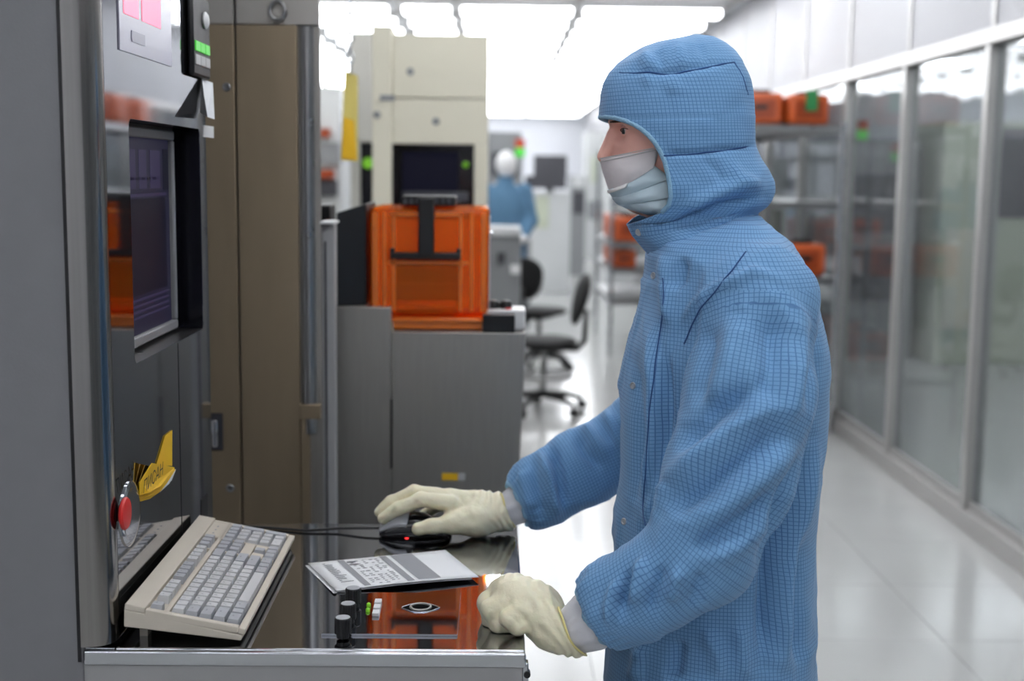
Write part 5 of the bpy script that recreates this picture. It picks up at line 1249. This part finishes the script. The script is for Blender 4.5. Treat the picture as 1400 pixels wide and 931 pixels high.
# ---- face mask: upper panel and folded lower panel, both sides of the face
def mask_panel(mid, side, wid, bulge, lift):
    """mid: points down the profile, side: matching points along the cheek edge (px); wid: half width at the cheek edge"""
    ns = 14; P3 = []
    def along(L, t):
        t *= len(L) - 1; i = min(int(t), len(L) - 2); return [L[i][k] + (L[i + 1][k] - L[i][k]) * (t - i) for k in range(2)]
    for i in range(ns + 1):
        s = i / ns; m_ = along(mid, s); e_ = along(side, s); row = []
        for j in range(-20, 21):
            t = abs(j) / 20; sgn = -1 if j < 0 else 1; a = t * PI / 2
            fx = (1 - math.cos(a)) * 0.72 + t * 0.28; fy = math.sin(a) ** 0.78; q = at(m_[0] + (e_[0] - m_[0]) * fx, m_[1] + (e_[1] - m_[1]) * fx, YP)
            w_ = wid * fy * (0.9 + 0.1 * s) + bulge * math.sin(PI * s) * math.sin(PI * t) ; row.append((q.x - lift * (1 - t), YP + sgn * (w_ + lift * t), q.z))
        P3.append(row)
    return P3
fm = empty('face_mask_tmp'); bpy.data.objects.remove(fm)
P3 = mask_panel([(819.5, 217), (823, 233), (829, 251), (834, 265)], [(893.5, 202), (893, 211), (890, 221), (886, 230)], .070, .010, 0)
mask = put('face_mask', grid_mesh('face_mask', P3), 'maskw', person, smooth=True); sm = mask.modifiers.new('t', 'SOLIDIFY'); sm.thickness = .0015
mask['label'] = 'white surgical face mask with pale blue lower fold'
def mask_child(nm, P3, m):
    o = put(nm, grid_mesh(nm, P3), m, person, smooth=True); o.parent = mask; o.matrix_parent_inverse = Matrix(); k = o.modifiers.new('t', 'SOLIDIFY'); k.thickness = .0012
    return o
for n_, (mid, side, m, lf) in enumerate((
    ([(832, 260), (836, 266), (841, 273)], [(887, 226), (899, 235), (909, 243)], 'maskb', .0020),
    ([(839, 271), (844, 277), (849, 281)], [(905, 240), (910, 255), (911, 268)], 'maskb', .0034),
    ([(847, 280), (862, 287), (884, 293.5)], [(909, 262), (911, 278), (911, 290)], 'maskb', .0026))):
    mask_child('mask_pleat', mask_panel(mid, side, .071, .008, lf), m)
mask_child('white_fold', [r[8:33] for r in mask_panel([(833, 260.5), (834.5, 264.5)], [(880, 236), (870, 247)], .068, .004, .0042)], 'white')
tb_ = mask_panel([(819.5, 217), (821, 224)], [(893.5, 202), (893.5, 207)], .070, .001, .0012)
for r in (tb_[0], tb_[9]):
    o = MB().tube([Vector(p) for p in r], .0007, 6).build('mask_stitching', 'whitegrey', person, smooth=True); o.parent = mask; o.matrix_parent_inverse = Matrix()
# ---- gloves
def G(x, y, Y): return npv(at(x, y, Y))
def right_hand(p):
    k = .010
    back = chain(p, [G(693, 697, 2.42), G(660, 696, 2.415), G(615, 684, 2.41)], [.031, .031, .025], .02)
    d = smin(back, chain(p, [G(693, 704, 2.40), G(652, 712, 2.385), G(622, 712, 2.375)], [.028, .027, .021], .02), .025)
    d = smin(d, chain(p, [G(655, 690, 2.44), G(615, 688, 2.445)], [.024, .021], .02), .02)
    fing = [
     ([G(616, 688, 2.385), G(576, 682, 2.380), G(545, 695, 2.382), G(524, 709, 2.386)], [.0165, .0138, .0128, .0112]),
     ([G(618, 680, 2.408), G(566, 672, 2.408), G(536, 686, 2.408), G(519, 700, 2.408)], [.0165, .0132, .0125, .0108]),
     ([G(620, 682, 2.430), G(580, 678, 2.436), G(556, 694, 2.438), G(545, 706, 2.438)], [.016, .0130, .0120, .0105]),
     ([G(624, 690, 2.450), G(598, 692, 2.460), G(580, 704, 2.462), G(571, 714, 2.462)], [.014, .0115, .0105, .0095]),
    ]
    for pts, rs in fing: d = smin(d, chain(p, pts, rs, .005), .0045)
    d = smin(d, chain(p, [G(650, 712, 2.375), G(618, 716, 2.362), G(590, 719, 2.352), G(572, 723, 2.350)], [.024, .0175, .0135, .0120], .01), .014)
    d = smin(d, chain(p, [G(695, 699, 2.41), G(686, 700, 2.41)], [.034, .034], .01), .012)
    ax = npv(at(712, 690, 2.41)) - npv(at(686, 700, 2.41)); ax /= np.linalg.norm(ax)
    return np.maximum(d, (p - npv(at(694, 697, 2.41))) @ ax)
def left_fist(p):
    d = chain(p, [G(787, 862, 1.868), G(760, 852, 1.875), G(725, 828, 1.89), G(700, 818, 1.895)], [.040, .040, .034, .030], .02)
    d = smin(d, chain(p, [G(750, 835, 1.90), G(700, 812, 1.915), G(688, 812, 1.925)], [.034, .026, .024], .02), .02)
    fing = [
     ([G(684, 814, 1.930), G(668, 822, 1.935), G(674, 846, 1.935), G(700, 850, 1.93)], [.019, .0160, .0145, .0130]),
     ([G(686, 815, 1.908), G(667, 824, 1.908), G(673, 849, 1.905), G(700, 854, 1.903)], [.019, .0165, .0150, .0135]),
     ([G(692, 822, 1.885), G(672, 833, 1.880), G(681, 853, 1.878), G(704, 856, 1.878)], [.020, .0160, .0145, .0135]),
     ([G(714, 832, 1.868), G(696, 846, 1.858), G(707, 857, 1.856), G(722, 853, 1.860)], [.019, .0145, .0128, .0115]),
    ]
    for pts, rs in fing: d = smin(d, chain(p, pts, rs, .004), .0035)
    d = smin(d, chain(p, [G(740, 840, 1.92), G(712, 850, 1.945), G(692, 848, 1.948)], [.022, .0165, .0135], .01), .01)
    ax = npv(at(812, 846, 1.866)) - npv(at(770, 868, 1.87)); ax /= np.linalg.norm(ax)
    return np.maximum(d, (p - npv(at(782, 862, 1.868))) @ ax)
ZLIM = ZD + 0.0005
def mk_glove(fn, lo, hi, lab, end, axis, r0):
    Vg, Qg = surface(fn, lo, hi, 0.0022, 2); Vg[:, 2] = np.where((Vg[:, 0] < XR + .002) & (Vg[:, 2] < ZLIM), ZLIM + (Vg[:, 2] - ZLIM) * 0.05, Vg[:, 2])
    Ng = vnormals(Vg, Qg)
    # latex creases, stronger towards the wrist
    e = np.array(end); ax = np.array(axis) / np.linalg.norm(axis); t = (Vg - e) @ ax
    k = np.exp(-(t / 0.05) ** 2)
    q = t + 0.012 * value_noise(Vg, 30, 2)
    dd = 0.0022 * k * np.sin(q * 420) * (0.5 + 0.5 * value_noise(Vg, 45, 4)) + 0.0008 * value_noise(Vg, 75, 6) + 0.0012 * value_noise(Vg * np.array([.5, 1, 1.4]), 48, 8)
    Vg = Vg + Ng * dd[:, None]; Vg[:, 2] = np.where((Vg[:, 0] < XR + .002), np.maximum(Vg[:, 2], ZLIM - 0.0002), Vg[:, 2])
    o = put('glove', vq_mesh('glove', Vg, Qg), 'glove', person); o['label'] = lab; return o
def wrist_tube(nm, m, pts, rs, waves, amp, seed, parent=person):
    pts = [Vector(p) for p in pts]; P3 = []; K = 14; d = (pts[-1] - pts[0]).normalized(); u = d.cross(Vector((0, 1, 0))).normalized(); w = d.cross(u); rnd = random.Random(seed); phs = [rnd.random() * 6 for _ in range(4)]
    for i in range(K + 1):
        t = i / K * (len(pts) - 1); k = min(int(t), len(pts) - 2); c = pts[k].lerp(pts[k + 1], t - k); r = rs[k] + (rs[k + 1] - rs[k]) * (t - k); row = []
        for j in range(48):
            a = 2 * PI * j / 48; rr = r + amp * (math.sin(waves * a + phs[0] + 1.5 * i / K) + 0.6 * math.sin((waves + 3) * a + phs[1] - 2 * i / K)); row.append(c + (u * math.cos(a) + w * math.sin(a)) * rr)
        P3.append(row)
    o = put(nm, grid_mesh(nm, P3, closed=True), m, parent, smooth=True); k = o.modifiers.new('t', 'SOLIDIFY'); k.thickness = .0012; k.offset = -1; return o
g1 = mk_glove(right_hand, (-0.26, 2.30, ZD - .02), (0.06, 2.52, 1.00), 'pale yellow latex glove resting on the mouse', at(694, 697, 2.41), at(712, 690, 2.41) - at(686, 700, 2.41), .034)
g2 = mk_glove(left_fist, (-0.06, 1.80, ZD - .08), (0.18, 2.00, 1.00), 'pale yellow latex glove closed in a fist on the desk edge', at(782, 862, 1.868), at(812, 846, 1.866) - at(770, 868, 1.87), .04)
def bead(end, nxt, r, par):
    d = (nxt - end).normalized(); u = d.cross(Vector((0, 1, 0))).normalized(); w = d.cross(u)
    o = MB().tube([end + (u * math.cos(a) + w * math.sin(a)) * (r + 0.0012 * math.sin(5 * a)) + d * 0.002 * math.sin(3 * a) for a in [2 * PI * k / 36 for k in range(36)]], 0.0018, 6, closed=True).build('glove_bead', 'glovebead', person, smooth=True)
    o.parent = par; o.matrix_parent_inverse = Matrix()
bead(at(694, 697, 2.41), at(712, 690, 2.41), .0345, g1); bead(at(782, 862, 1.868), at(812, 846, 1.866), .0410, g2)
wrist_tube('inner_cuff', 'cuff', [at(684, 701, 2.41), at(696, 696, 2.412), at(710, 689, 2.415), at(724, 681, 2.42)], [.027, .0325, .0375, .032], 5, .0018, 1)
wrist_tube('inner_cuff', 'cuff', [at(768, 868, 1.87), at(785, 860, 1.868), at(806, 848, 1.866), at(826, 834, 1.865)], [.028, .0365, .0445, .040], 5, .0024, 2)
# gathered sleeve hems over the cuffs
def hem(end, prev, off, r, seed):
    e, p = Vector(end), Vector(prev); d_ = (e - p).normalized(); u = d_.cross(Vector((0, 1, 0))).normalized(); w = d_.cross(u); c = e + d_ * off; rn = random.Random(seed); f1 = rn.random() * 6
    pts = [c + (u * math.cos(a) + w * math.sin(a)) * (r + 0.0012 * math.sin(13 * a + f1)) + d_ * 0.0022 * math.sin(7 * a + f1) for a in [2 * PI * k / 72 for k in range(72)]]
    o = MB().tube(pts, [0.0042 + 0.0006 * math.sin(17 * k) for k in range(72)], 8, closed=True).build('sleeve_hem', 'clothedge', person, smooth=True); o.parent = cov; o.matrix_parent_inverse = Matrix()
hem(LA[-1], LA[-2], -0.001, 0.0500, 1); hem(RA[-1], RA[-2], -0.001, 0.0440, 2)
# ---- boots
for s, (hx, hy) in zip((-1, 1), hips):
    fn = lambda p: smin(chain(p, [(hx + .04, hy, .05), (hx - .06, hy, .045), (hx - .13, hy, .04)], [.048, .046, .038], .02), chain(p, [(hx + .03, hy, .06), (hx + .03, hy, .24)], [.055, .06], .02), .03)
    Vb, Qb = surface(fn, (hx - .2, hy - .1, -.01), (hx + .13, hy + .1, .33), .008, 1); Vb[:, 2] = np.maximum(Vb[:, 2], 0.001); put('boot', vq_mesh('boot', Vb, Qb), 'boot', person)

# ================================================================== DISTANT PERSON
fpx = at(690, 300, 11.6)
fp_ = thing('person', 'distant person in dark blue coverall and white cap standing by the far tools', 'person', (fpx.x, 11.6, 0))
cx, cy = fpx.x, 11.6
def fbody(p):
    d = ellipsoid(p, (cx, cy, 1.20), (.19, .14, .30))
    for s in (-1, 1):
        d = smin(d, chain(p, [(cx + s * .09, cy, .92), (cx + s * .10, cy, .5), (cx + s * .10, cy, .08)], [.11, .085, .07], .03), .05)
        d = smin(d, chain(p, [(cx + s * .18, cy, 1.42), (cx + s * .24, cy - .02, 1.15), (cx + s * .16, cy - .2, 1.0)], [.07, .06, .045], .03), .04)
    return smin(d, rcone(p, (cx, cy, 1.45), (cx + .01, cy, 1.58), .065, .06), .04)
Vf, Qf = surface(fbody, (cx - .45, cy - .4, 0), (cx + .45, cy + .3, 1.75), .02, 1); put('coverall', vq_mesh('coverall', Vf, Qf), 'teal', fp_)
Vf, Qf = surface(lambda p: ellipsoid(p, (cx + .01, cy, 1.65), (.095, .115, .125)), (cx - .15, cy - .2, 1.45), (cx + .2, cy + .2, 1.85), .015, 1); put('cap', vq_mesh('cap', Vf, Qf), 'white', fp_)
for s in (-1, 1):
    Vf, Qf = surface(lambda p: chain(p, [(cx + s * .16, cy - .2, 1.0), (cx + s * .13, cy - .27, .98)], [.045, .035], .01), (cx + s * .15 - .12, cy - .36, .88), (cx + s * .15 + .12, cy - .1, 1.1), .012, 1); put('glove', vq_mesh('glove', Vf, Qf), 'white', fp_)
    Vf, Qf = surface(lambda p: chain(p, [(cx + s * .10, cy + .03, .06), (cx + s * .10, cy - .14, .05)], [.055, .045], .01), (cx + s * .1 - .1, cy - .25, -.02), (cx + s * .1 + .1, cy + .15, .16), .012, 1); Vf[:, 2] = np.maximum(Vf[:, 2], 0.002); put('shoe', vq_mesh('shoe', Vf, Qf), 'boot', fp_)
